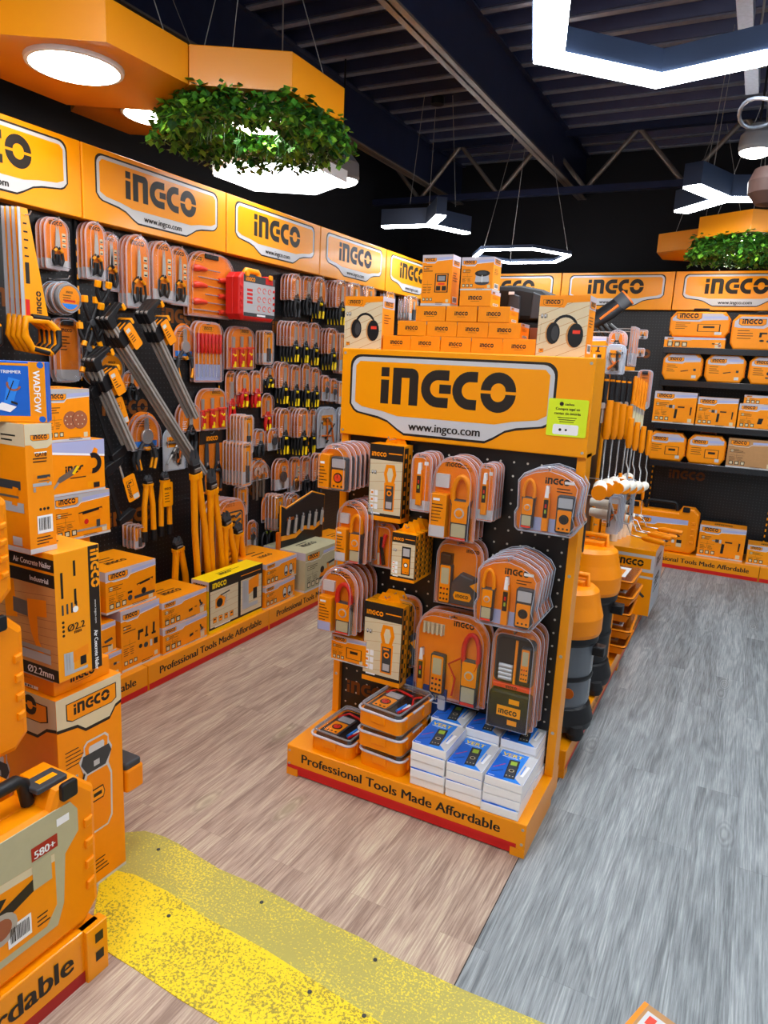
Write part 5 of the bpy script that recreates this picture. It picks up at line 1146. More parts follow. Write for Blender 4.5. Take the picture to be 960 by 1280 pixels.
wbox(2.785, 3.25, ZP, .42, XW, .12, 'black and yellow hoist carton with wood grain print on the plinth', 'tracker', 'by', base='yellow')
wbox(3.27, 3.58, ZP, .262, XW+.005, .36, 'lower of the two headlamp cartons beside the hoist carton', 'heads')
wbox(3.28, 3.60, .263, .40, XW, .36, 'upper headlamp carton with loose flap beside the hoist carton', 'heads')
wbox(3.66, 4.08, ZP, .39, XW+.03, .33, 'grey-green carton at the far end of the plinth', 'planer', base='sand', band=None if 0 else 'sand')
wbox(4.15, 4.45, ZP, .36, XW+.01, .3, 'orange carton on the plinth behind the end display', 'drill')

# ================================================================== LEFT FOREGROUND STACK
t = carton('sprayer_carton', 'tall orange garden sprayer carton standing on the floor in front', 'carton', .225, .40, .655, (-1.577, 1.302, 0), PI/2, 'plain', 'sprayer', side='none', top=False)
m = MB(); f = faces(.225, .40, .655)
for k, w in (('front', .225), ('left', .40)):
    F = f[k]; h = .655
    m.poly(F, [(0, h*.865), (w*.3, h*.85), (w*.42, h*.815), (w*.8, h*.815), (w*.9, h*.86), (w, h*.87), (w, h), (0, h)], 'pale', .0008); m.poly(F, [(0, h*.85), (w*.3, h*.835), (w*.42, h*.8), (w*.8, h*.8), (w*.9, h*.845), (w, h*.855), (w, h*.87), (w*.9, h*.86), (w*.8, h*.815), (w*.42, h*.815), (w*.3, h*.85), (0, h*.865)], 'ink', .0006)
    m.poly(F, [(w*.14, h*.89), (w*.22, h*.875), (w*.84, h*.875), (w*.92, h*.89), (w*.92, h*.965), (w*.14, h*.965)], 'ink', .001); m.poly(F, [(w*.155, h*.893), (w*.225, h*.879), (w*.835, h*.879), (w*.905, h*.893), (w*.905, h*.961), (w*.155, h*.961)], 'orange', .0013)
    logo(m, F, w*.25, h*.902, w*.56/3.94, 'ink', .0017)
    u = .225 if k == 'front' else .2; x0 = w*.24 if k == 'front' else w*.18
    draw(m, F, 'sprayer', x0, h*(.28 if k == 'front' else .2), u*.66, h*.46, .0012)
    lines(m, F, w*.18, h*.13, w*.6, 4, .013, .004); lines(m, F, w*.1, h*.74, w*.3, 5, .012, .003)
    m.rect(F, 0, 0, w, .012, 'badge', .0009)
m.build('print', t)
t = carton('product_carton', 'flat orange carton between the sprayer carton and the nailer carton', 'carton', .19, .26, .055, (-1.60, 1.30, .656), PI/2, 'plain', top=False)
# nailer carton
W_, D_, H_ = .145, .34, .36
t = thing('nailer_carton', 'big ochre and black concrete nailer carton printed with a wood scene', 'carton', (-1.56, 1.265, .7115), PI/2)
m = MB(); m.box(-W_/2, W_/2, 0, D_, 0, H_, 'sign', .0012); m.build('box', t)
m = MB(); f = faces(W_, D_, H_); F = f['front']
m.rect(F, W_*.74, 0.0, W_*.98, H_*1.0, 'ink', .0005)
R = F @ Matrix.Translation((W_*.79, H_*.97, .0)) @ Matrix.Rotation(-PI/2, 4, 'Z'); logo(m, R, 0, -.0+.0, .028, 'sign', .001)
m.text(R, 'Air Concrete Nailer', .235, .004, .018, 'white', 'l', True, .001, wid=.118); m.text(R, 'www.ingco.com', .145, .009, .009, 'white', 'l', False, .001, wid=.07)
draw(m, F, 'tracker', W_*.12, H_*.04, W_*.58, H_*.2, .0008)
for k in range(4): m.rect(F, W_*(.12+.1*k), H_*.52, W_*(.16+.1*k), H_*.60, 'dgrey', .0008)
for x, z0, z1 in ((.12, .65, .85), (.4, .58, .7), (.4, .8, .92)): m.rect(F, W_*x, H_*z0, W_*(x+.05), H_*z1, 'ink', .0008)
m.prism(F, circ(W_*.42, H_*.54, .009, 12), .001, 'white'); m.text(F, 'Ø2.2', W_*.42, H_*.38, .028, 'ink', 'c', True, .001); m.text(F, 'mm', W_*.45, H_*.35, .016, 'ink', 'c', True, .001)
for k in range(4): m.prism(F, circ(W_*.14, H_*(.36+.035*k), .004, 10), .0008, 'ink')
F = f['left']; m.rect(F, 0, H_*.86, D_, H_*.955, 'ink', .0005); m.text(F, 'Air Concrete Nailer', D_*.97, H_*.885, .022, 'white', 'r', True, .001, wid=.15); m.rect(F, 0, H_*.74, D_, H_*.84, 'ink', .0005); m.text(F, 'Industrial', D_*.93, H_*.765, .02, 'white', 'r', True, .001)
m.rect(F, 0, H_*.1, D_, H_*.74, 'wood', .0005)
for i in range(9): m.poly(F, seg(0, H_*(.12+.06*i), D_, H_*(.16+.065*i), .0012), 'brown', .0007)
draw(m, F, 'nailbig', D_*.42, H_*.13, D_*.5, H_*.6, .0009); m.rect(F, 0, H_*.0, D_, H_*.1, 'ink', .0006); m.text(F, 'Ø2.2mm', D_*.94, H_*.02, .03, 'white', 'r', True, .001)
F = f['top']; a_top(m, F, W_, D_)
m.build('print', t)
# stapler carton on it
t = thing('stapler_carton', 'upright orange tacker carton on the nailer carton', 'carton', (-1.60, 1.197, 1.0725), PI/2)
W_, D_, H_ = .078, .30, .335; m = MB(); m.box(-W_/2, W_/2, 0, D_, 0, H_, 'orange', .0012); m.build('box', t)
m = MB(); f = faces(W_, D_, H_); F = f['front']; m.poly(F, [(0, H_*.84), (W_*.2, H_*.84), (W_*.35, H_*.81), (W_*.8, H_*.81), (W_, H_*.84), (W_, H_), (0, H_)], 'pale', .0005); plate(m, F, W_*.2, H_*.87, W_*.7/3.6)
m.text(F, 'GA18', W_*.55, H_*.75, .014, 'ink', 'c', True, .001); m.rect(F, W_*.32, H_*.775, W_*.78, H_*.785, 'white', .0006); lines(m, F, W_*.25, H_*.73, W_*.55, 2, .008, .003, jit=.1); draw(m, F, 'nailer', W_*.2, H_*.48, W_*.7, W_*.62, .001)
barcode(m, F, W_*.3, H_*.15, W_*.58, H_*.14); m.rect(F, 0, 0, W_, H_*.04, 'badge', .0007); lines(m, F, W_*.25, H_*.115, W_*.6, 3, .008, .0025)
for k in range(3): m.prism(F, circ(W_*(.45+.14*k), H_*.34, .004, 10), .0006, 'ink')
F = f['left']; m.rect(F, 0, H_*.83, D_, H_, 'pale', .0005); lines(m, F, D_*.7, H_*.9, D_*.2, 2, .012, .004); draw(m, F, 'nailer', D_*.35, H_*.2, D_*.6, H_*.42, .001); m.rect(F, D_*.78, H_*.05, D_*.9, H_*.12, 'badge', .0007); m.rect(F, 0, 0, D_, H_*.04, 'badge', .0007)
m.build('print', t)
# blue trimmer carton on top
t = thing('trimmer_carton', 'blue and orange laminate trimmer carton at the left photo edge, topmost', 'carton', (-1.655, 1.165, 1.409), .80)
W_, D_, H_ = .17, .07, .15; m = MB(); m.box(-W_/2, W_/2, 0, D_, 0, H_, 'blue', .0012); m.build('box', t)
m = MB(); F = faces(W_, D_, H_)['front']; m.rect(F, 0, 0, W_*.76, H_*.1, 'metalo', .0005); m.rect(F, W_*.76, 0, W_*.98, H_, 'metalo', .0006); m.rect(F, 0, H_*.93, W_*.76, H_*.97, 'metalo', .0005)
R = F @ Matrix.Translation((W_*.82, H_*.86, 0)) @ Matrix.Rotation(-PI/2, 4, 'Z'); m.text(R, 'WADFOW', 0, 0, .022, 'white', 'l', True, .001, wid=H_*.7)
m.text(F, 'LAMINATE TRIMMER', W_*.06, H_*.8, .011, 'white', 'l', True, .001, wid=W_*.6); draw(m, F, 'trimmer', W_*.28, H_*.16, W_*.42, H_*.58, .001); m.rect(F, W_*.06, H_*.52, W_*.2, H_*.74, 'sky', .0006)
for z in (.05, .95): m.prism(F, circ(W_*.92, H_*z, .008, 10), .0009, 'blue')
m.build('print', t)
# the narrower pile behind
carton('tall_carton', 'plain tall orange carton carrying the jigsaw carton', 'carton', .19, .2, .955, (-2.02, 1.60, 0), PI/2, 'plain')
carton('jigsaw_carton', 'orange jigsaw carton behind the tacker carton, lowest of its pile', 'carton', .235, .20, .158, (-2.0, 1.652, .956), PI/2, 'std', 'jigsaw', band='silver')
carton('saw_carton', 'orange reciprocating saw carton in the middle of the pile at left', 'carton', .225, .19, .178, (-2.0, 1.64, 1.115), PI/2, 'plain', top=False)
o = bpy.data.objects['saw_carton']
m = MB(); F = faces(.225, .19, .178)['front']; m.poly(F, [(0, .15), (.225, .125), (.225, .178), (0, .178)], 'lilac', .001); m.poly(F, [(0, .142), (.225, .118), (.225, .125), (0, .15)], 'white', .0011); draw(m, F, 'recip', .02, .02, .18, .135, .0014); m.rect(F, 0, 0, .225, .008, 'badge', .001)
m.rect(F, .15, .015, .17, .035, 'sign', .001); m.rect(F, .175, .012, .2, .03, 'ink', .001); m.build('print', o)
carton('sanding_disc_carton', 'orange sanding disc carton showing two brown discs, top of its pile', 'carton', .175, .15, .172, (-2.0, 1.61, 1.294), PI/2, 'std', 'discs', band='silver')
# dark object sticking out behind the sprayer carton
carton('product_carton', 'orange carton hidden behind the sprayer carton', 'carton', .06, .2, .25, (-1.66, 1.45, 0), PI/2, 'plain')
t = thing('tool_case', 'small orange case with black lid sticking out behind the sprayer carton', 'tool case', (-1.568, 1.455, .2505), PI/2)
m = MB(); m.prism(FR((0, 0, 0), (1, 0, 0), (0, 1, 0)), rrect(-.035, 0, .035, .2, .01), .075, 'plast', .008); m.build('base', t); m = MB(); m.prism(FR((0, 0, .075), (1, 0, 0), (0, 1, 0)), rrect(-.035, .004, .03, .2, .01), .02, 'dgrey', .006); m.build('lid', t)

# big cases
case('chainsaw_case', 'large orange tool case in the left foreground with chainsaw label', .50, .45, .13, (-1.345, .87, .151), PI/2, panel='std', art=False)
o = [x for x in bpy.data.objects if x.name == 'chainsaw_case'][0]
p = MB(); F = off(FRONT, -.21, .06, .0015); pw, ph = .40, .30
P = [(0, 0), (.33, 0), (.35, .05), (.36, .18), (.40, .22), (.40, .28), (.38, .31), (0, .31)]
p.prism(off(F, 0, 0, -.003), P, .003, 'sand'); p.poly(F, [(0, .02), (.30, .02), (.33, .06), (.33, .2), (.0, .22)], 'orange', .0005); p.poly(F, [(0, .2), (.33, .18), (.33, .2), (.0, .22)], 'pale', .0008)
p.rect(F, .27, .215, .34, .25, 'dred', .0008); p.text(F, '580+', .305, .219, .028, 'white', 'c', True, .0012); p.rect(F, .34, .265, .375, .285, 'white', .0008); p.rect(F, .08, .235, .19, .26, 'grey', .0008); p.text(F, 'CORDLESS', .095, .241, .012, 'white', 'l', True, .0012); p.rect(F, .05, .232, .078, .262, 'red', .001); p.text(F, 'V', .064, .238, .024, 'white', 'c', True, .0014)
draw(p, F, 'grinder', .03, .06, .2, .13, .001); p.poly(F, seg(.1, .10, .3, .165, .03), 'ink', .0014); p.rect(F, .27, .14, .32, .21, 'sand', .0016); p.rect(F, .10, .13, .14, .19, 'ink', .0016); p.prism(F, circ(.1, .09, .028, 18), .002, 'dgrey'); p.rect(F, .02, .12, .06, .15, 'red', .0018)
barcode(p, F, .20, .035, .06, .055, .0014); lines(p, F, .275, .06, .045, 3, .012, .004); p.poly(F, seg(.05, .04, .12, .055, .008), 'ink', .001)
p.build('printed_label', o)
p = MB(); G = FR((.10, .02, .45*.93), (1, 0, 0), (0, 1, 0)); p.prism(G, rrect(0, 0, .085, .06, .006), .012, 'dgrey', .003); p.rect(off(G, 0, 0, .012), .02, .018, .07, .036, 'sign'); p.build('top_latch', o)
case('tool_case', 'lowest of the three orange tool cases cut off by the left edge', .42, .46, .14, (-1.50, .80, .151), PI/2, art=False)
case('tool_case', 'middle of the three orange tool cases cut off by the left edge', .42, .385, .14, (-1.50, .85, .612), PI/2, art=False)
case('tool_case', 'topmost of the three orange tool cases cut off by the left edge', .42, .30, .14, (-1.50, .83, .998), PI/2, art=False)

# ================================================================== END DISPLAY: PACKS
G = lambda *a, **k: hang(*a, wall='G', **k)
G('meter', 'multimeter clamshell', 'at the top left of the display', 402, 440, 555, 613, n=6, sp=.036, name='multimeter_pack', cat='multimeter pack')
G('clampo', 'orange clamp meter clamshell', 'at left above the red jaw meters', 424, 460, 625, 703, n=4, sp=.042, name='clamp_meter_pack', cat='clamp meter pack')
G('clampr', 'clamp meter clamshell with red jaw', 'at the lower left corner', 402, 448, 709, 790, n=5, sp=.038, name='clamp_meter_pack', cat='clamp meter pack')
G('tape', 'test lead pack with red and black leads', 'under the black clamp meter carton', 466, 495, 653, 710, n=2, sp=.034, name='test_lead_pack', cat='test lead pack')
G('tester', 'voltage tester pack', 'right of the black clamp meter carton', 514, 540, 566, 640, n=4, sp=.034, name='tester_pack', cat='tester pack')
G('clampo', 'orange clamp meter clamshell', 'at the top centre of the display', 541, 597, 570, 675, n=3, sp=.045, name='clamp_meter_pack', cat='clamp meter pack')
G('tester', 'pen tester pack', 'right of the top centre clamp meters', 597, 619, 579, 652, n=4, sp=.030, name='tester_pack', cat='tester pack')
G('kit3', 'three-piece electrical kit clamshell', 'at the top right of the display', 644, 731, 582, 669, n=3, sp=.045, name='electrical_kit_pack', cat='tool kit pack')
G('lastape', 'laser and tape measure clamshell', 'in the centre of the display', 546, 604, 674, 758, n=2, sp=.045, name='laser_kit_pack', cat='tool kit pack')
G('kit3', 'three-piece electrical kit clamshell', 'in the middle right stack', 594, 680, 694, 786, n=5, sp=.042, name='electrical_kit_pack', cat='tool kit pack')
G('kit4', 'large meter kit clamshell with red clamp', 'at lower centre', 520, 612, 765, 876, n=2, sp=.05, name='meter_kit_pack', cat='tool kit pack')
G('pouch', 'clamshell with black tool pouch', 'at the lower right above the blue boxes', 613, 673, 783, 910, n=3, sp=.052, name='pouch_kit_pack', cat='tool kit pack')
G('lastape', 'orange measuring kit pack', 'behind the lower black clamp meter cartons', 484, 527, 742, 830, n=1, name='laser_kit_pack', cat='tool kit pack')
def gbox(label, x0, x1, y0, y1, n, d, art='by', kind='clamp', base='orange', rot=0, name='clamp_meter_carton', yo=.02, tab=True, grp=None):
    Y = GP-yo-n*(d+.004)
    xm, ym = (x0+x1)/2, (y0+y1)/2; a, b = at(x0, ym, 1, Y), at(x1, ym, 1, Y); w = b.x-a.x; z0 = at(xm, y1, 1, Y).z; h = at(xm, y0, 1, Y).z-z0
    for k in range(n):
        lab = label if n == 1 else ORD[k]+' '+label
        o = carton(name, lab, 'carton', w, d, h, ((a.x+b.x)/2, Y+k*(d+.004), z0), 0, art, kind, base=base, side='none' if art == 'by' else None, group=grp or (label if n > 1 else None), top=False)
        if art == 'by':
            m = MB()
            for f_ in ('right',):
                F = faces(w, d, h)[f_]; m.rect(F, d*.06, h*.06, d*.5, h*.97, 'ink', .0006)
                for q in range(7): m.rect(F, d*.18, h*(.12+.12*q), d*.36, h*(.18+.12*q), 'orange', .001); m.rect(F, d*.62, h*(.1+.12*q), d*.8, h*(.16+.12*q), 'ink', .001)
            m.build('side_print', o)
        if tab:
            m = MB(); m.prism(off(FRONT, 0, h, -d), [(-w*.32, 0), (w*.32, 0), (w*.2, .03), (-w*.2, .03)], .0015, base); m.build('hang_tab', o)
    hook(Vector(((a.x+b.x)/2, GP, z0+h+.018)), yo+n*(d+.004)-.005, 0, 'the end display')
gbox('black and orange clamp meter carton with wood print at the top left', 461, 503, 556, 652, 1, .075, base='sign')
gbox('tiny black and orange meter carton left of centre', 489, 519, 667, 727, 4, .036, kind='meter', base='sign', name='meter_carton')
gbox('tall black and yellow clamp meter carton at the lower left', 454, 502, 755, 855, 2, .05, base='sign')
gbox('flat orange carton below the red jaw meters', 414, 457, 797, 829, 1, .11, art='std', kind='case', name='charger_carton')

# ---- on its base
ZB = .126
def vert(x, y, z, label, rz=0):
    global V0
    if V0 is None:
        m = MB(); m.box(-.066, .066, 0, .19, 0, .0325, 'white', .003); F = FR((-.066, 0, .0325), (1, 0, 0), (0, 1, 0))
        m.rect(F, .0015, .0015, .1305, .1885, 'sky', .0005); m.poly(F, [(.0015, .0015), (.06, .0015), (.09, .1), (.0015, .16)], 'blue', .0008); m.poly(F, [(.095, .03), (.125, .0015), (.1305, .0015), (.1305, .1885), (.10, .1885)], 'badge', .0008)
        m.poly(F, seg(.112, .05, .118, .12, .010), 'white', .0012); m.rect(F, .104, .06, .108, .12, 'sky', .0013)
        m.text(F, 'VERT', .012, .153, .030, 'yellow', 'l', True, .0012, wid=.072); m.rect(F, .014, .146, .07, .149, 'white', .0012)
        R = F @ Matrix.Translation((.048, .012, 0)) @ Matrix.Rotation(.12, 4, 'Z'); draw(m, R, 'vmeter', 0, 0, .06, .125, .0012)
        m.poly(F, seg(.01, .06, .04, .1, .0025), 'red', .0013); m.poly(F, seg(.012, .03, .045, .06, .0025), 'ink', .0013); m.rect(F, .008, .008, .03, .011, 'white', .0012)
        S_ = FR((.066, 0, 0), (0, 1, 0), (0, 0, 1)); m.rect(S_, .001, .0305, .189, .032, 'sky', .0005)
        V0 = m.build('multimeter_carton', None, label, 'carton', 'blue and white multimeter cartons', loc=(x, y, z), rz=rz); return
    c = V0.copy(); COL.objects.link(c); c.location = (x, y, z); c.rotation_euler = (0, 0, rz); c['label'] = label
V0 = None
cols = [(-.852, 2.112, 5, 'front left'), (-.714, 2.108, 4, 'front middle'), (-.577, 2.106, 4, 'front right'), (-.87, 2.312, 5, 'back left'), (-.73, 2.31, 5, 'back middle'), (-.585, 2.308, 5, 'back right')]
lay = ['bottom', 'second', 'third', 'fourth', 'fifth']
for x, y, n, nm in cols:
    for k in range(n):
        top = k == n-1
        vert(x+random.uniform(-.004, .004), y+random.uniform(-.005, .006), ZB+k*.0332, ('%s blue and white multimeter carton, %s stack on display base' % ('topmost' if top else lay[k]+' from below', nm)), random.uniform(-.02, .02))
for k, (x, y) in enumerate(((-1.10, 2.435), (-.965, 2.43))):
    t = thing('meter_carton', ('left' if k == 0 else 'right')+' dark blue meter carton standing upright behind the plastic cases', 'carton', (x, y-.012, ZB), 0)
    m = MB(); m.box(-.064, .064, -.04, 0.02, 0, .255, 'navy', .001); F = off(FRONT, 0, 0, .04); m.text(F, 'VERT', -.01, .205, .034, 'sand', 'c', True, .001, wid=.08); m.rect(F, -.05, .19, .035, .196, 'white', .0008); m.prism(F, rrect(.03, .17, .06, .23, .008), .001, 'badge'); draw(m, F, 'vmeter', -.02, .02, .06, .12, .001); m.build('box', t)
def organiser(label, x, y, z, rz, first=[]):
    if first: return copytree(first[0], (x, y, z), label, (0, 0, rz))
    t = thing('meter_case', label, 'tool case', (x, y, z), rz, 'orange meter cases with clear lids'); w, d, h = .185, .25, .08
    G_ = FR((0, 0, 0), (1, 0, 0), (0, 1, 0)); m = MB(); m.prism(G_, rrect(-w/2, 0, w/2, d, .025), h*.68, 'plast', .004); m.box(-.03, .03, -.006, .004, h*.3, h*.75, 'plast', .003); m.box(w/2-.003, w/2+.008, .04, .08, h*.2, h*.8, 'plast', .003); m.box(w/2-.003, w/2+.008, .16, .20, h*.2, h*.8, 'plast', .003); m.build('tray', t)
    m = MB(); P = rrect(-w/2-.003, -.003, w/2+.003, d+.003, .027); m.tube([off(G_, 0, 0, h*.68+.005) @ Vector((a, b, 0)) for a, b in P], .005, 'edge', 6, closed=True); Q = inset(P, .004); N = len(Q); R1 = [off(G_, 0, 0, h*.68+.010) @ Vector((a, b, 0)) for a, b in Q]; R2 = [off(G_, 0, 0, h) @ Vector((a, b, 0)) for a, b in inset(Q, .006)]
    m.add(R1+R2, [(i, (i+1) % N, N+(i+1) % N, N+i) for i in range(N)], 'film'); m.add(R2, [list(range(N))], 'clear')
    m.tube([(a, b, h-.004) for a, b in inset(P, .012)], .004, 'grey', 5, closed=True); m.build('clear_lid', t)
    m = MB(); m.prism(off(G_, 0, 0, h*.68), rrect(-w*.44, d*.04, w*.44, d*.96, .02), .0012, 'black'); m.T = Matrix.Translation((-.035, .04, h*.70)) @ Matrix.Rotation(-.10, 4, 'Z') @ Matrix.Rotation(-PI/2, 4, 'X') @ Matrix.Diagonal((1, .5, 1, 1))
    m.T = Matrix.Translation((-.03, .035, h*.7)) @ Matrix.Rotation(-PI/2, 4, 'X') @ Matrix.Diagonal((1, .4, 1, 1)); meter3(m, 0, 0, .075, .15, 0, dial='red'); m.T = Matrix()
    m.tube([(.05, .05, h*.76), (.07, .12, h*.78), (.04, .18, h*.78), (.06, .21, h*.78)], .005, 'red', 6); m.tube([(.03, .19, h*.78), (-.05, .21, h*.78), (-.07, .16, h*.78)], .006, 'red', 6); m.tube([(.04, .06, h*.76), (.045, .12, h*.78)], .006, 'sky', 6); m.rect(off(G_, 0, 0, h*.78), .05, .08, .062, .13, 'white'); m.build('multimeter', t)
    first.append(t); return t
organiser('orange meter case with clear lid at the front left corner of the base', -1.262, 2.125, ZB, -.06)
organiser('bottom of the three stacked orange meter cases', -1.05, 2.13, ZB, -.07)
organiser('middle of the three stacked orange meter cases', -1.055, 2.125, ZB+.081, -.02)
organiser('top of the three stacked orange meter cases, multimeter visible through lid', -1.062, 2.128, ZB+.162, -.10)

# ---- on its header
ZT = 1.649; B = .0542
carton('ear_muff_carton', 'left ear-muff carton with wood print on the display header', 'carton', .165, .10, .195, (-1.385, 2.47, ZT), 0, 'wood', 'ear', base='orange')
carton('ear_muff_carton', 'right ear-muff carton with wood print on the display header', 'carton', .168, .10, .20, (-.615, 2.47, ZT), 0, 'wood', 'ear', base='orange')
P0 = None; names = ('first', 'second', 'third', 'fourth', 'fifth')
for r, (xs, n) in enumerate(((-1.298, 5), (-1.237, 4), (-1.166, 3), (-.994, 1))):
    for k in range(n):
        x = xs+.06+.1195*k+(.003*k if r == 2 else 0); lab = ('%s small orange carton from the left in the %s row of the pyramid' % (names[k], ('bottom', 'second', 'third', 'top')[r])) if n > 1 else 'single small orange carton alone on top of the pyramid'
        if P0 is None: P0 = carton('small_carton', lab, 'carton', .118, .10, B-.0008, (x, 2.472, ZT), 0, 'plain', 'case', side='b', group='small orange cartons in the pyramid')
        else: c = P0.copy(); COL.objects.link(c); c.location = (x, 2.472+random.uniform(-.004, .004), ZT+B*r); c['label'] = lab
carton('detector_carton', 'tall orange wall detector carton on the pyramid', 'carton', .118, .075, .178, (-1.09, 2.475, ZT+3*B), 0, 'std', 'detect')
carton('line_spool_carton', 'orange trimmer line carton on the top of the pyramid', 'carton', .12, .08, .112, (-.935, 2.473, ZT+4*B), 0, 'std', 'spool')
# black domed toolbox behind
t = thing('tool_box', 'black domed plastic toolbox behind the pyramid on the display', 'toolbox', (-.86, 2.80, 1.651), 0)
m = MB(); m.prism(off(FRONT, 0, 0, -.02), [(-.17, 0), (.17, 0), (.18, .12), (-.18, .12)], .18, 'black', .008)
for x in (-.1, .02, .12): m.box(x-.035, x+.035, -.165, -.158, .02, .10, 'brown', .002)
m.build('body', t)
m = MB(); m.prism(off(FRONT, 0, 0, -.03), [(-.185, .122), (.185, .122), (.185, .15), (.17, .2), (.12, .235), (.04, .25), (-.04, .25), (-.12, .235), (-.17, .2), (-.185, .15)], .20, 'rubber', .02)
for x in (-.09, 0.02, .11): m.prism(off(FRONT, 0, 0, .168), [(x-.025, .13), (x+.025, .13), (x+.022, .21), (x-.02, .225)], .012, 'dgrey', .004)
m.box(.12, .16, -.18, -.17, .08, .15, 'dgrey', .003); m.box(.0, .02, -.186, -.18, .215, .225, 'white'); m.build('lid', t)
# payment sticker
a = at(695, 500, 1, GP-.037); b = at(747, 547, 1, GP-.037)
m = MB(); m.prism(FRONT, rrect(0, 0, .134, .125, .006), .002, 'lime'); F = off(FRONT, 0, 0, .002); m.prism(F, rrect(.022, .006, .108, .040, .006), .0004, 'white')
m.prism(F, circ(.045, .108, .007, 14), .0005, 'ink'); m.text(F, 'cashea', .056, .104, .012, 'ink', 'l', True, .0008); m.text(F, 'Compra aquí en', .067, .088, .0125, 'ink', 'c', True, .0008); m.text(F, 'cuotas sin interés', .067, .073, .0125, 'ink', 'c', True, .0008)
for k in range(3): m.rect(F, .035+.004*k, .062-.007*k, .099-.004*k, .064-.007*k, 'ink', .0008)
m.prism(F, circ(.047, .022, .005, 10), .001, 'ink'); m.prism(F, circ(.067, .022, .004, 10), .001, 'ink')
m.build('payment_sign', None, 'lime green payment notice stuck on the display header, lower right', 'sign', loc=(-.622, GP-.0365, at(720, 547, 1, GP-.037).z), rz=0)

# ================================================================== BACK WALL
for z in (.90, 1.215, 1.57, 1.835):
    nmz = {.90: 'lowest', 1.215: 'second from below', 1.57: 'third from below', 1.835: 'topmost'}[z]
    shelf(-.27, z, nmz+' black shelf on the third back bay'); shelf(.69, z, nmz+' black shelf on the rightmost back bay')
def bbox(x0, x1, z, h, label, kind, d=.2, y=6.43, art='std', name='product_carton', **k):
    return carton(name, label, 'carton', x1-x0, d, h, ((x0+x1)/2, y, z), 0, art, kind, **k)
def bcase(x0, x1, z, h, label, kind='drill', hd='black'):
    """flat tool case in a printed sleeve"""
    w = x1-x0; t = thing('sleeved_case', label, 'tool case', ((x0+x1)/2, 6.44, z), 0)
    c = .05; P = [(-w/2+c*.6, 0), (w/2-c*.6, 0), (w/2, c), (w/2, h-c), (w/2-c*.8, h), (-w/2+c*.8, h), (-w/2, h-c), (-w/2, c)]
    m = MB(); m.prism(off(FRONT, 0, 0, -.1), P, .1, 'plast', .012)
    for i in range(4): m.box(w/2-.01, w/2+.004, -0+.01, .09, h*(.2+.14*i), h*(.28+.14*i), 'deep', .002)
    m.build('shell', t)
    p = MB(); p.prism(off(FRONT, 0, 0, 0), inset(P, .012), .001, 'orange'); F = off(FRONT, -w/2+.012, .012, .001); W2, H2 = w-.024, h-.024
    p.poly(F, [(.006, H2*.66), (W2*.08, H2*.64), (W2*.5, H2*.62), (W2*.56, H2*.68), (W2-.006, H2*.72), (W2-.006, H2-.04), (W2-.05, H2-.003), (.05, H2-.003), (.006, H2-.04)], 'band', .0005); p.poly(F, [(W2*.56, H2*.76), (W2*.98, H2*.78), (W2*.98, H2*.88), (W2*.56, H2*.86)], 'lilac', .0008); plate(p, F, W2*.08, H2*.70, W2*.45/3.6, .0008)
    lines(p, F, W2*.08, H2*.54, W2*.3, 4, H2*.08, H2*.02); draw(p, F, kind, W2*.42, H2*.14, W2*.5, H2*.42, .001); p.rect(F, W2*.78, H2*.06, W2*.9, H2*.18, 'badge', .0012); p.build('printed_sleeve', t)
    p = MB(); p.tube([(-.06, .05, h-.01), (-.055, .05, h+.022), (.055, .05, h+.022), (.06, .05, h-.01)], .009, hd, 8); p.build('handle', t)
bbox(-.745, -.285, 1.836, .085, 'long flat orange carton lying on the top shelf, left', 'grinder', d=.2)
bcase(-.72, -.27, 1.924, .20, 'sleeved tool case standing on the long flat carton, top shelf', 'case')
bcase(-.255, .20, 1.836, .27, 'sleeved tool case on the top shelf at the right photo edge', 'kit')
bcase(-.735, -.43, 1.572, .225, 'sleeved case with oval tool picture, third shelf left', 'multi')
bcase(-.41, -.115, 1.572, .225, 'sleeved case with oval tool picture, third shelf middle', 'multi')
bcase(-.09, .20, 1.572, .225, 'sleeved case with angle tool picture, third shelf right', 'planer')
bbox(-.765, -.435, 1.216, .262, 'rotary hammer carton, leftmost on the second shelf', 'hammer')
bbox(-.425, -.125, 1.216, .235, 'slim rotary hammer carton in the middle of the second shelf', 'hammer')
bbox(-.115, .20, 1.216, .20, 'impact drill carton at the right of the second shelf', 'impact')
bbox(-.09, .20, 1.417, .07, 'thin orange carton lying on the impact drill carton', 'case')
bcase(-.775, -.475, .902, .24, 'blue banded case at the left of the lowest shelf', 'case', 'brown')
bcase(-.462, -.17, .902, .24, 'blue banded case in the middle of the lowest shelf', 'case', 'brown')
bbox(-.155, .20, .902, .235, 'kraft brown carton with generator picture on the lowest shelf', 'carton', base='kraft', band='kraft')
case('tool_case', 'wide orange tool case standing on the back plinth', .62, .42, .12, (-.60, 6.40, .13), 0, kind='kit')
bbox(-.275, .075, .13, .27, 'hammer drill carton on the back plinth beside the wide case', 'hammer', y=6.42)
bbox(.10, .42, .13, .16, 'yellow and white carton on the back plinth at the right edge', 'drill', y=6.40, base='sign')
for k, (x0, x1, z, h) in enumerate(((-1.4, -1.1, .13, .25), (-1.08, -.95, .13, .2))):
    bbox(x0, x1, z, h, ('larger', 'smaller')[k]+' orange carton on the back plinth behind the long run', 'drill')

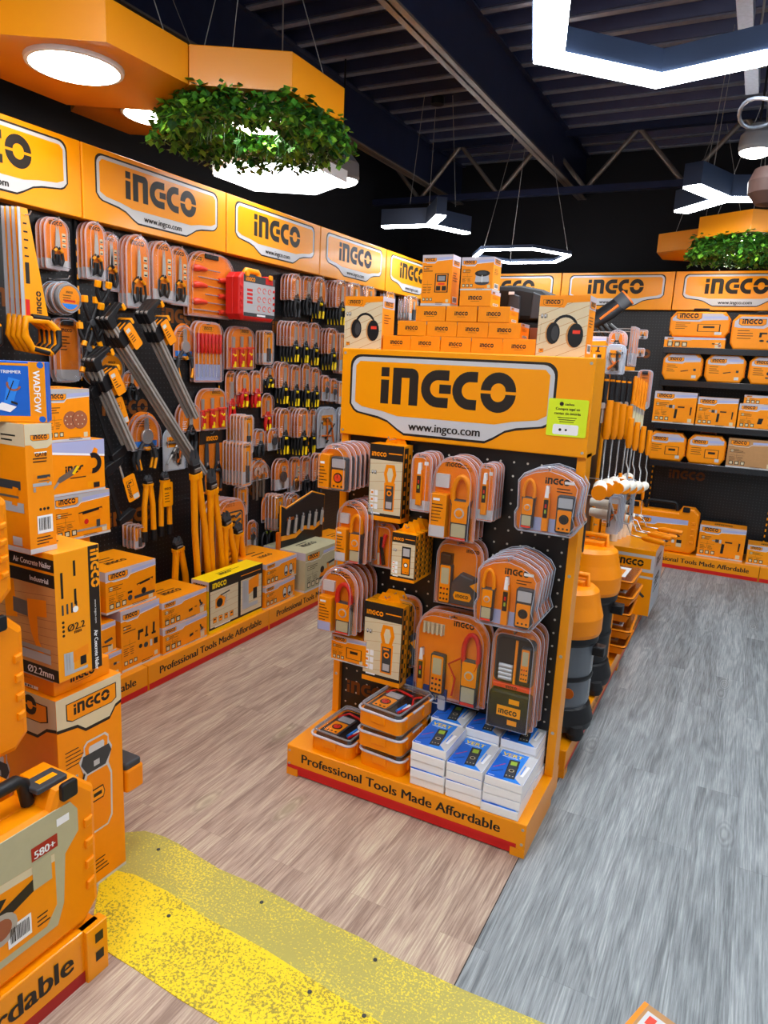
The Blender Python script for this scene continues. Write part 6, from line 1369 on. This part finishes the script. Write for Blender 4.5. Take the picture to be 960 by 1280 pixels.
# ================================================================== LONG RUN: THINGS ON ITS RIGHT SIDE
Rz = PI/2
def vacuum(label, x, y, z, s, tank, clear_=False):
    t = thing('vacuum_cleaner', label, 'vacuum cleaner', (x, y, z), 0); r = .12*s
    m = MB(); m.lathe([(0, .03*s), (r*1.15, .03*s), (r*1.2, .06*s), (r*1.05, .12*s), (r*.9, .13*s)], 'black', n=28)
    for a in range(4): p = Vector((r*1.1*math.cos(a*PI/2+.8), r*1.1*math.sin(a*PI/2+.8), .03*s)); m.lathe([(0, -.03*s), (.03*s, -.025*s), (.038*s, 0), (.03*s, .03*s), (0, .035*s)], 'rubber', p, 12)
    m.build('wheel_base', t)
    m = MB(); m.lathe([(r*.92, .10*s), (r, .14*s), (r, .40*s), (r*1.03, .41*s)], tank, n=32); m.lathe([(r*1.02, .24*s), (r*1.04, .25*s), (r*1.02, .26*s)], 'black', n=32)
    m.prism(FR((0, -r-.0, .2*s), (1, 0, 0), (0, 0, 1)), circ(.06*s, 0, .022*s, 16), .004, 'deep') if clear_ else None
    m.build('tank', t)
    m = MB(); m.lathe([(r*1.06, .39*s), (r*1.1, .40*s), (r*1.1, .425*s), (r*1.04, .43*s)], 'black', n=32); m.box(r*.9, r*1.35, -.025, .025, .34*s, .38*s, 'black', .006); m.build('clamp_ring', t)
    m = MB(); m.lathe([(r*1.12, .425*s), (r*1.16, .44*s), (r*1.16, .50*s), (r*1.04, .55*s), (r*.95, .60*s), (r*.8, .615*s), (0, .62*s)], 'plast', n=32)
    m.box(-.06*s, .06*s, -r*.2, r*.2, .60*s, .64*s, 'plast', .01); m.build('motor_head', t)
    m = MB(); m.tube([(-.07*s, 0, .60*s), (-.065*s, 0, .66*s), (.065*s, 0, .66*s), (.07*s, 0, .60*s)], .012*s, 'plast', 8); m.build('handle', t)
mat('smoke', '5B6068', .12, coat=.8, var=.3, scale=6)
vacuum('small wet vacuum with smoky tank and orange head beside the display post', -.575, 2.86, .121, 1.02, 'smoke', True)
vacuum('larger black vacuum with orange lid behind the small one', -.60, 3.34, .121, 1.12, 'black')
# amber dust bowl between
t = thing('spare_dust_bowl', 'amber ribbed plastic bowl hanging above the small vacuum', 'bowl', (-.62, 2.86, .74), 0)
m = MB(); m.lathe([(0, 0), (.05, .0), (.07, .02), (.075, .08), (.07, .10), (.075, .12), (.072, .17), (.05, .2), (.04, .22), (0, .22)], 'amber', n=20); m.build('bowl', t)
m = MB(); m.tube([(0, 0, .22), (-.01, 0, .28), (-.28, 0, .30)], .006, 'chrome', 6); m.build('hook', t)
# cartons beside the vacuums
carton('product_carton', 'orange carton on the run base behind the small vacuum', 'carton', .12, .2, .34, (-.50, 3.58, .121), Rz, 'std', 'drill')
# paint tray stack
t0 = None
for k in range(5):
    z = .45+k*.062; lab = ('lowest', 'second from below', 'third from below', 'fourth from below', 'topmost, bagged')[k]+' orange paint tray in the stack beside the vacuums'
    if t0 is None:
        t0 = thing('paint_tray', lab, 'paint tray', (-.47, 3.98, .20), Rz, 'orange paint trays'); m = MB()
        G_ = FR((0, 0, 0), (1, 0, 0), (0, 1, 0)); o1 = rrect(-.16, 0, .16, .26, .02); i1 = inset(o1, .01); b1 = inset(o1, .03); N = len(o1)
        V = [(a, b, .06) for a, b in o1]+[(a, b, .064) for a, b in i1]+[(a, b, .006 if a > 0 else .03) for a, b in b1]+[(a, b, .0 if a > 0 else .024) for a, b in inset(o1, .026)]+[(a, b, .055) for a, b in inset(o1, .002)]
        Fc = []
        for q in (0, 1): Fc += [(q*N+i, q*N+(i+1) % N, (q+1)*N+(i+1) % N, (q+1)*N+i) for i in range(N)]
        Fc += [(4*N+i, 4*N+(i+1) % N, 3*N+(i+1) % N, 3*N+i) for i in range(N)]
        m.add(V, Fc, 'plast'); m.add([V[2*N+i] for i in range(N)], [list(range(N))], 'plast'); m.add([V[3*N+i] for i in range(N)], [list(range(N))], 'deep'); m.build('tray', t0)
        m = MB(); m.prism(FR((0, 0, .062), (1, 0, 0), (0, 1, 0)), rrect(-.155, .005, .155, .255, .02), .002, 'film'); m.rect(FR((-.1, .05, .066), (1, 0, 0), (0, 1, 0)), 0, 0, .2, .15, 'white'); m.rect(FR((-.1, .05, .067), (1, 0, 0), (0, 1, 0)), .02, .02, .15, .06, 'orange'); m.build('wrapping', t0)
        t0.location = (-.43, 3.86, .1215); t0.scale = (1, 1, 1.35)
    else: copytree(t0, (-.43+.012*(k % 2), 3.86+random.uniform(-.01, .01), .1215+k*.0885), lab, Rz+random.uniform(-.05, .05))
# large carton at the end of the run
t = carton('stand_carton', 'big ochre carton at the far end of the run, orange handles on it', 'carton', .50, .36, .42, (-.42, 4.80, .121), Rz, 'plain', 'case', base='sign', side='none', top=False)
m = MB(); f = faces(.50, .36, .42); F = f['left']; m.rect(F, .1, .28, .36, .39, 'badge', .0008); m.rect(F, .12, .30, .34, .37, 'sign', .001); logo(m, F, .14, .315, .04, 'ink', .0015); m.rect(F, 0, .24, .36, .255, 'badge', .0008); m.poly(F, seg(.15, .05, .26, .22, .02), 'ink', .001); m.poly(F, seg(.2, .22, .32, .12, .016), 'dgrey', .001)
m.rect(f['front'], .0, .0, .50, .42, 'silver', .0006); logo(m, f['front'], .1, .3, .06, 'ink', .001); lines(m, f['front'], .1, .22, .3, 4, .03, .008); m.build('print', t)
# roller frames: hanging and lying
def roller(label, loc, rot, col='plast', big=False, grp=None, sc=1):
    t = thing('paint_roller', label, 'paint roller', loc, rot, grp); t.scale = (sc, sc, sc)
    m = MB(); m.tube([(0, 0, -.12), (0, 0, -.02), (0, 0, .0)], [.012, .014, .009], col, 8); m.build('grip', t)
    m = MB(); m.tube([(0, 0, 0), (0, 0, .06), (.05, 0, .09), (.05, 0, .15), (.0, 0, .155)], .0035, 'chrome', 6); m.build('wire_frame', t)
    m = MB(); m.tube([(-.09, 0, .155), (.03, 0, .155)], .022, 'fleece', 12); m.tube([(-.098, 0, .155), (-.089, 0, .155)], .0235, col, 12); m.build('sleeve', t)
    return t
def RP(px, py, x): return at(px, py, 0, x)
lyn = ('nearest', 'second', 'third', 'fourth')
for k in range(4):
    p = (-.52+.02*k, 4.62+.10*k, .60+.012*(k % 2)); roller(lyn[k]+' orange handled roller lying on the big ochre carton', p, (0, -PI/2*.98, -.35+.1*k), grp='rollers lying on the big carton', sc=1.25)
R = lambda *a, **k: hang(*a, wall='R', **k)
# row of hanging tools; hooks along the board at x = -.93
def brush(label, px, py, x, dark, grp, L=.2):
    p = RP(px, py, x); t = thing('paint_brush', label, 'paint brush', (p.x, p.y, p.z), Rz, grp)
    m = MB(); m.tube([(0, 0, 0), (0, 0, -.02), (0, 0, -L*.5), (0, 0, -L*.6)], [.007, .012, .010, .014], 'black' if dark else 'plast', 8); m.tube([(0, -.001, -.02), (0, -.001, -.03)], .0125, 'plast', 8) if dark else None; m.build('handle', t)
    m = MB(); m.box(-.022, .022, -.007, .007, -L*.70, -L*.58, 'steel', .002); m.build('ferrule', t)
    m = MB(); m.prism(off(FRONT, 0, 0, -.007), [(-.022, -L*.7), (.022, -L*.7), (.028, -L), (-.028, -L)], .014, 'bristle', .003) if not dark else m.prism(off(FRONT, 0, 0, -.002), [(-.02, -L*.7), (.02, -L*.7), (.03, -L), (-.03, -L)], .003, 'steel'); m.build('bristles' if not dark else 'blade', t)
n9 = ('nearest', 'second', 'third', 'fourth', 'fifth', 'sixth')
for k in range(6): brush(n9[k]+' black handled scraper in the row behind the display header', 759+7*k, 468+1*k, -.62, True, 'black handled scrapers', .22)
for k in range(5): brush(n9[k]+' orange paint brush with pale bristles in the side row', 795+3.2*k, 470+2*k, -.60+.01*k, False, 'orange paint brushes', .26)
for k in range(5):
    p = RP(757+8.5*k, 549, -.60); roller(n9[k]+' hanging roller with thick orange grip, under the scrapers', (p.x, p.y, p.z), (PI, 0, 1.73), grp='hanging rollers with thick grips', sc=1.5)
for k in range(4):
    p = RP(785+8*k, 560+3*k, -.50); roller(n9[k]+' small hanging roller with narrow orange grip, nearer the aisle', (p.x, p.y, p.z), (PI, 0, 1.5), grp='small hanging rollers', sc=1.15)
for k in range(4):
    p = RP(770+10*k, 640+2*k, -.60); roller(n9[k]+' low hanging mini roller with pale sleeve, above the trays', (p.x, p.y, p.z+.12), (PI, 0, 1.6), grp='mini rollers hanging low', sc=.8)
carton('product_carton', 'orange carton under the black glove on the run top', 'carton', .22, .2, .125, (-.80, 3.66, 1.651), 0, 'std', 'kit')
# round bundle of roller sleeves
for k in range(5):
    p = RP(772+6*(k % 3), 632+13*(k//3)+3*(k % 3), -.56+.02*(k//3)); t = thing('roller_sleeve', ('first', 'second', 'third', 'fourth', 'fifth')[k]+' bare roller sleeve end in the bundle above the trays', 'roller sleeve', p, 0, 'bundled roller sleeves')
    m = MB(); m.tube([(-.14, .02, .0), (.03, 0, 0)], .022, 'fleece', 12); m.build('fleece', t); m = MB(); m.tube([(.03, 0, 0), (.034, 0, 0)], .020, 'plast', 12); m.build('cap', t)
# packs near the top of the run
def side(kind, desc, loc, x0, x1, y0, y1, Y, n=1, sp=.05, name='tool_pack', cat='tool pack'):
    """packs on the side hooks, turned so their cards face the front of the shop"""
    a, b = at(x0, (y0+y1)/2, 1, Y), at(x1, (y0+y1)/2, 1, Y); zt, zb = at((x0+x1)/2, y0, 1, Y).z, at((x0+x1)/2, y1, 1, Y).z
    t = None
    for k in range(n):
        p = Vector(((a.x+b.x)/2, Y+k*sp, zb)); lab = (ORD[k]+' ' if n > 1 else '')+desc+' '+loc
        if t is None: t = pack(name if name != 'tool_pack' else PN.get(kind, name), lab, cat, kind, b.x-a.x, zt-zb, desc+' '+loc if n > 1 else None); t.location = p; t.rotation_euler = (0, 0, .12)
        else: copytree(t, p, lab, .12)
    m = MB(); L = (a.x+b.x)/2+.93; m.tube([(0, 0, 0), (L, 0, 0), (L, 0, .01)], .003, 'chrome', 6); m.tube([(L, 0, 0), (L, n*sp, 0)], .003, 'chrome', 6)
    m.build('peg_hook', None, 'steel hook for the '+desc+' '+loc, 'hook', loc=(-.93, Y+.003, zt-.012))
side('plierk', 'orange carded scraper pack', 'above the scrapers', 760, 782, 412, 445, 3.50, 2, name='scraper_pack')
side('slim', 'narrow orange blade pack', 'right of the glove card', 786, 793, 408, 458, 3.95, 3, .06)
side('slim', 'short orange blade pack', 'upper of the two poking out', 797, 810, 412, 424, 4.4, 1)
side('slim', 'short orange blade pack', 'lower of the two poking out', 795, 806, 435, 446, 4.4, 1)
side('mesh', 'glove card with pale print', 'directly behind the right ear-muff carton', 757, 780, 430, 468, 3.40, 2, name='glove_pack')
side('file', 'clear pack with grey card', 'behind the orange paint brushes', 795, 813, 462, 512, 4.6, 2)
side('mesh', 'bagged white supplies', 'below the rollers, nearest the display', 759, 775, 620, 668, 3.45, 3, .07)
side('mesh', 'bagged blue-grey supplies', 'below the rollers, farther back', 776, 791, 600, 655, 3.95, 2, .07)
# twin-cylinder orange holder
p = RP(748, 600, -.62)
t = thing('foam_roller_set', 'orange card with two black foam rollers beside the display post', 'roller set', (p.x, 3.02, 1.04), Rz)
m = MB(); m.box(-.05, .05, 0, .003, -.18, .06, 'orange', .001); logo(m, FRONT, -.035, .02, .017); m.build('card', t)
for q in (-1, 1):
    m = MB(); m.tube([(q*.03, -.024, -.20), (q*.03, -.024, -.06)], .022, 'rubber', 12); m.tube([(q*.03, -.024, -.06), (q*.03, -.024, -.053)], .0225, 'plast', 12); m.build('foam_roller', t)
m = MB(); m.tube([(0, .003, .05), (0, .3, .05)], .003, 'chrome', 6); m.build('hook', t)
# black glove on top
p = RP(777, 392, -.7)
t = thing('work_glove', 'black and orange work glove propped on top of the long run', 'glove', (-.73, 3.75, 1.80), (0, 0, .25))
m = MB(); m.tube([(-.10, 0, .01), (-.05, -.0, .05), (.02, 0, .10), (.08, 0, .15)], [.02, .045, .05, .045], 'black', 12, flat=.5); m.build('palm', t)
for k in range(4): m = MB(); m.tube([(-.06+.03*k, -.01, .05-.005*k), (-.03+.035*k, -.02, .0), (-.01+.035*k, -.02, -.04+.008*k)], [.013, .012, .009], 'black', 8); m.build('finger', t)
m = MB(); m.tube([(.06, 0, .135), (.10, 0, .17)], [.047, .05], 'dgrey', 12, flat=.5); m.tube([(.098, 0, .168), (.104, 0, .173)], [.052, .051], 'deep', 12, flat=.5); m.tube([(-.02, -.026, .06), (.06, -.028, .13)], .008, 'deep', 6); m.build('cuff', t)
# torn carton corner at the bottom of the picture
p = at(812, 1272, 2, 0)
t = thing('small_leaflet', 'small orange and white printed leaflet lying on the grey floor at the bottom edge', 'leaflet', (p.x, p.y, 0.001), -.35)
m = MB(); m.box(-.03, .07, -.12, .03, 0, .004, 'kraft', .001); F = FR((-.03, -.12, .004), (1, 0, 0), (0, 1, 0)); m.rect(F, .0, .0, .012, .15, 'plast', .0005); m.rect(F, .02, .05, .09, .13, 'badge', .0005); m.rect(F, .03, .09, .05, .12, 'redo', .0008); m.build('sheet', t)
# grit and screws on the yellow strip
for k, (px, py) in enumerate(((211, 1145), (387, 1240), (469, 1200), (455, 1270), (327, 1128), (198, 1062))):
    p = at(px, py, 2, .002); m = MB(); m.lathe([(.006, 0), (.006, .002), (.003, .004), (0, .004)], 'dgrey', n=8); m.build('floor_screw', None, 'small dark screw head in the yellow strip, ' + ('nearest the left stack', 'near the lower middle', 'on the faded part, right of centre', 'lowest near the bottom edge', 'on the faded part, centre', 'topmost near the rounded corner')[k], 'screw', loc=p)
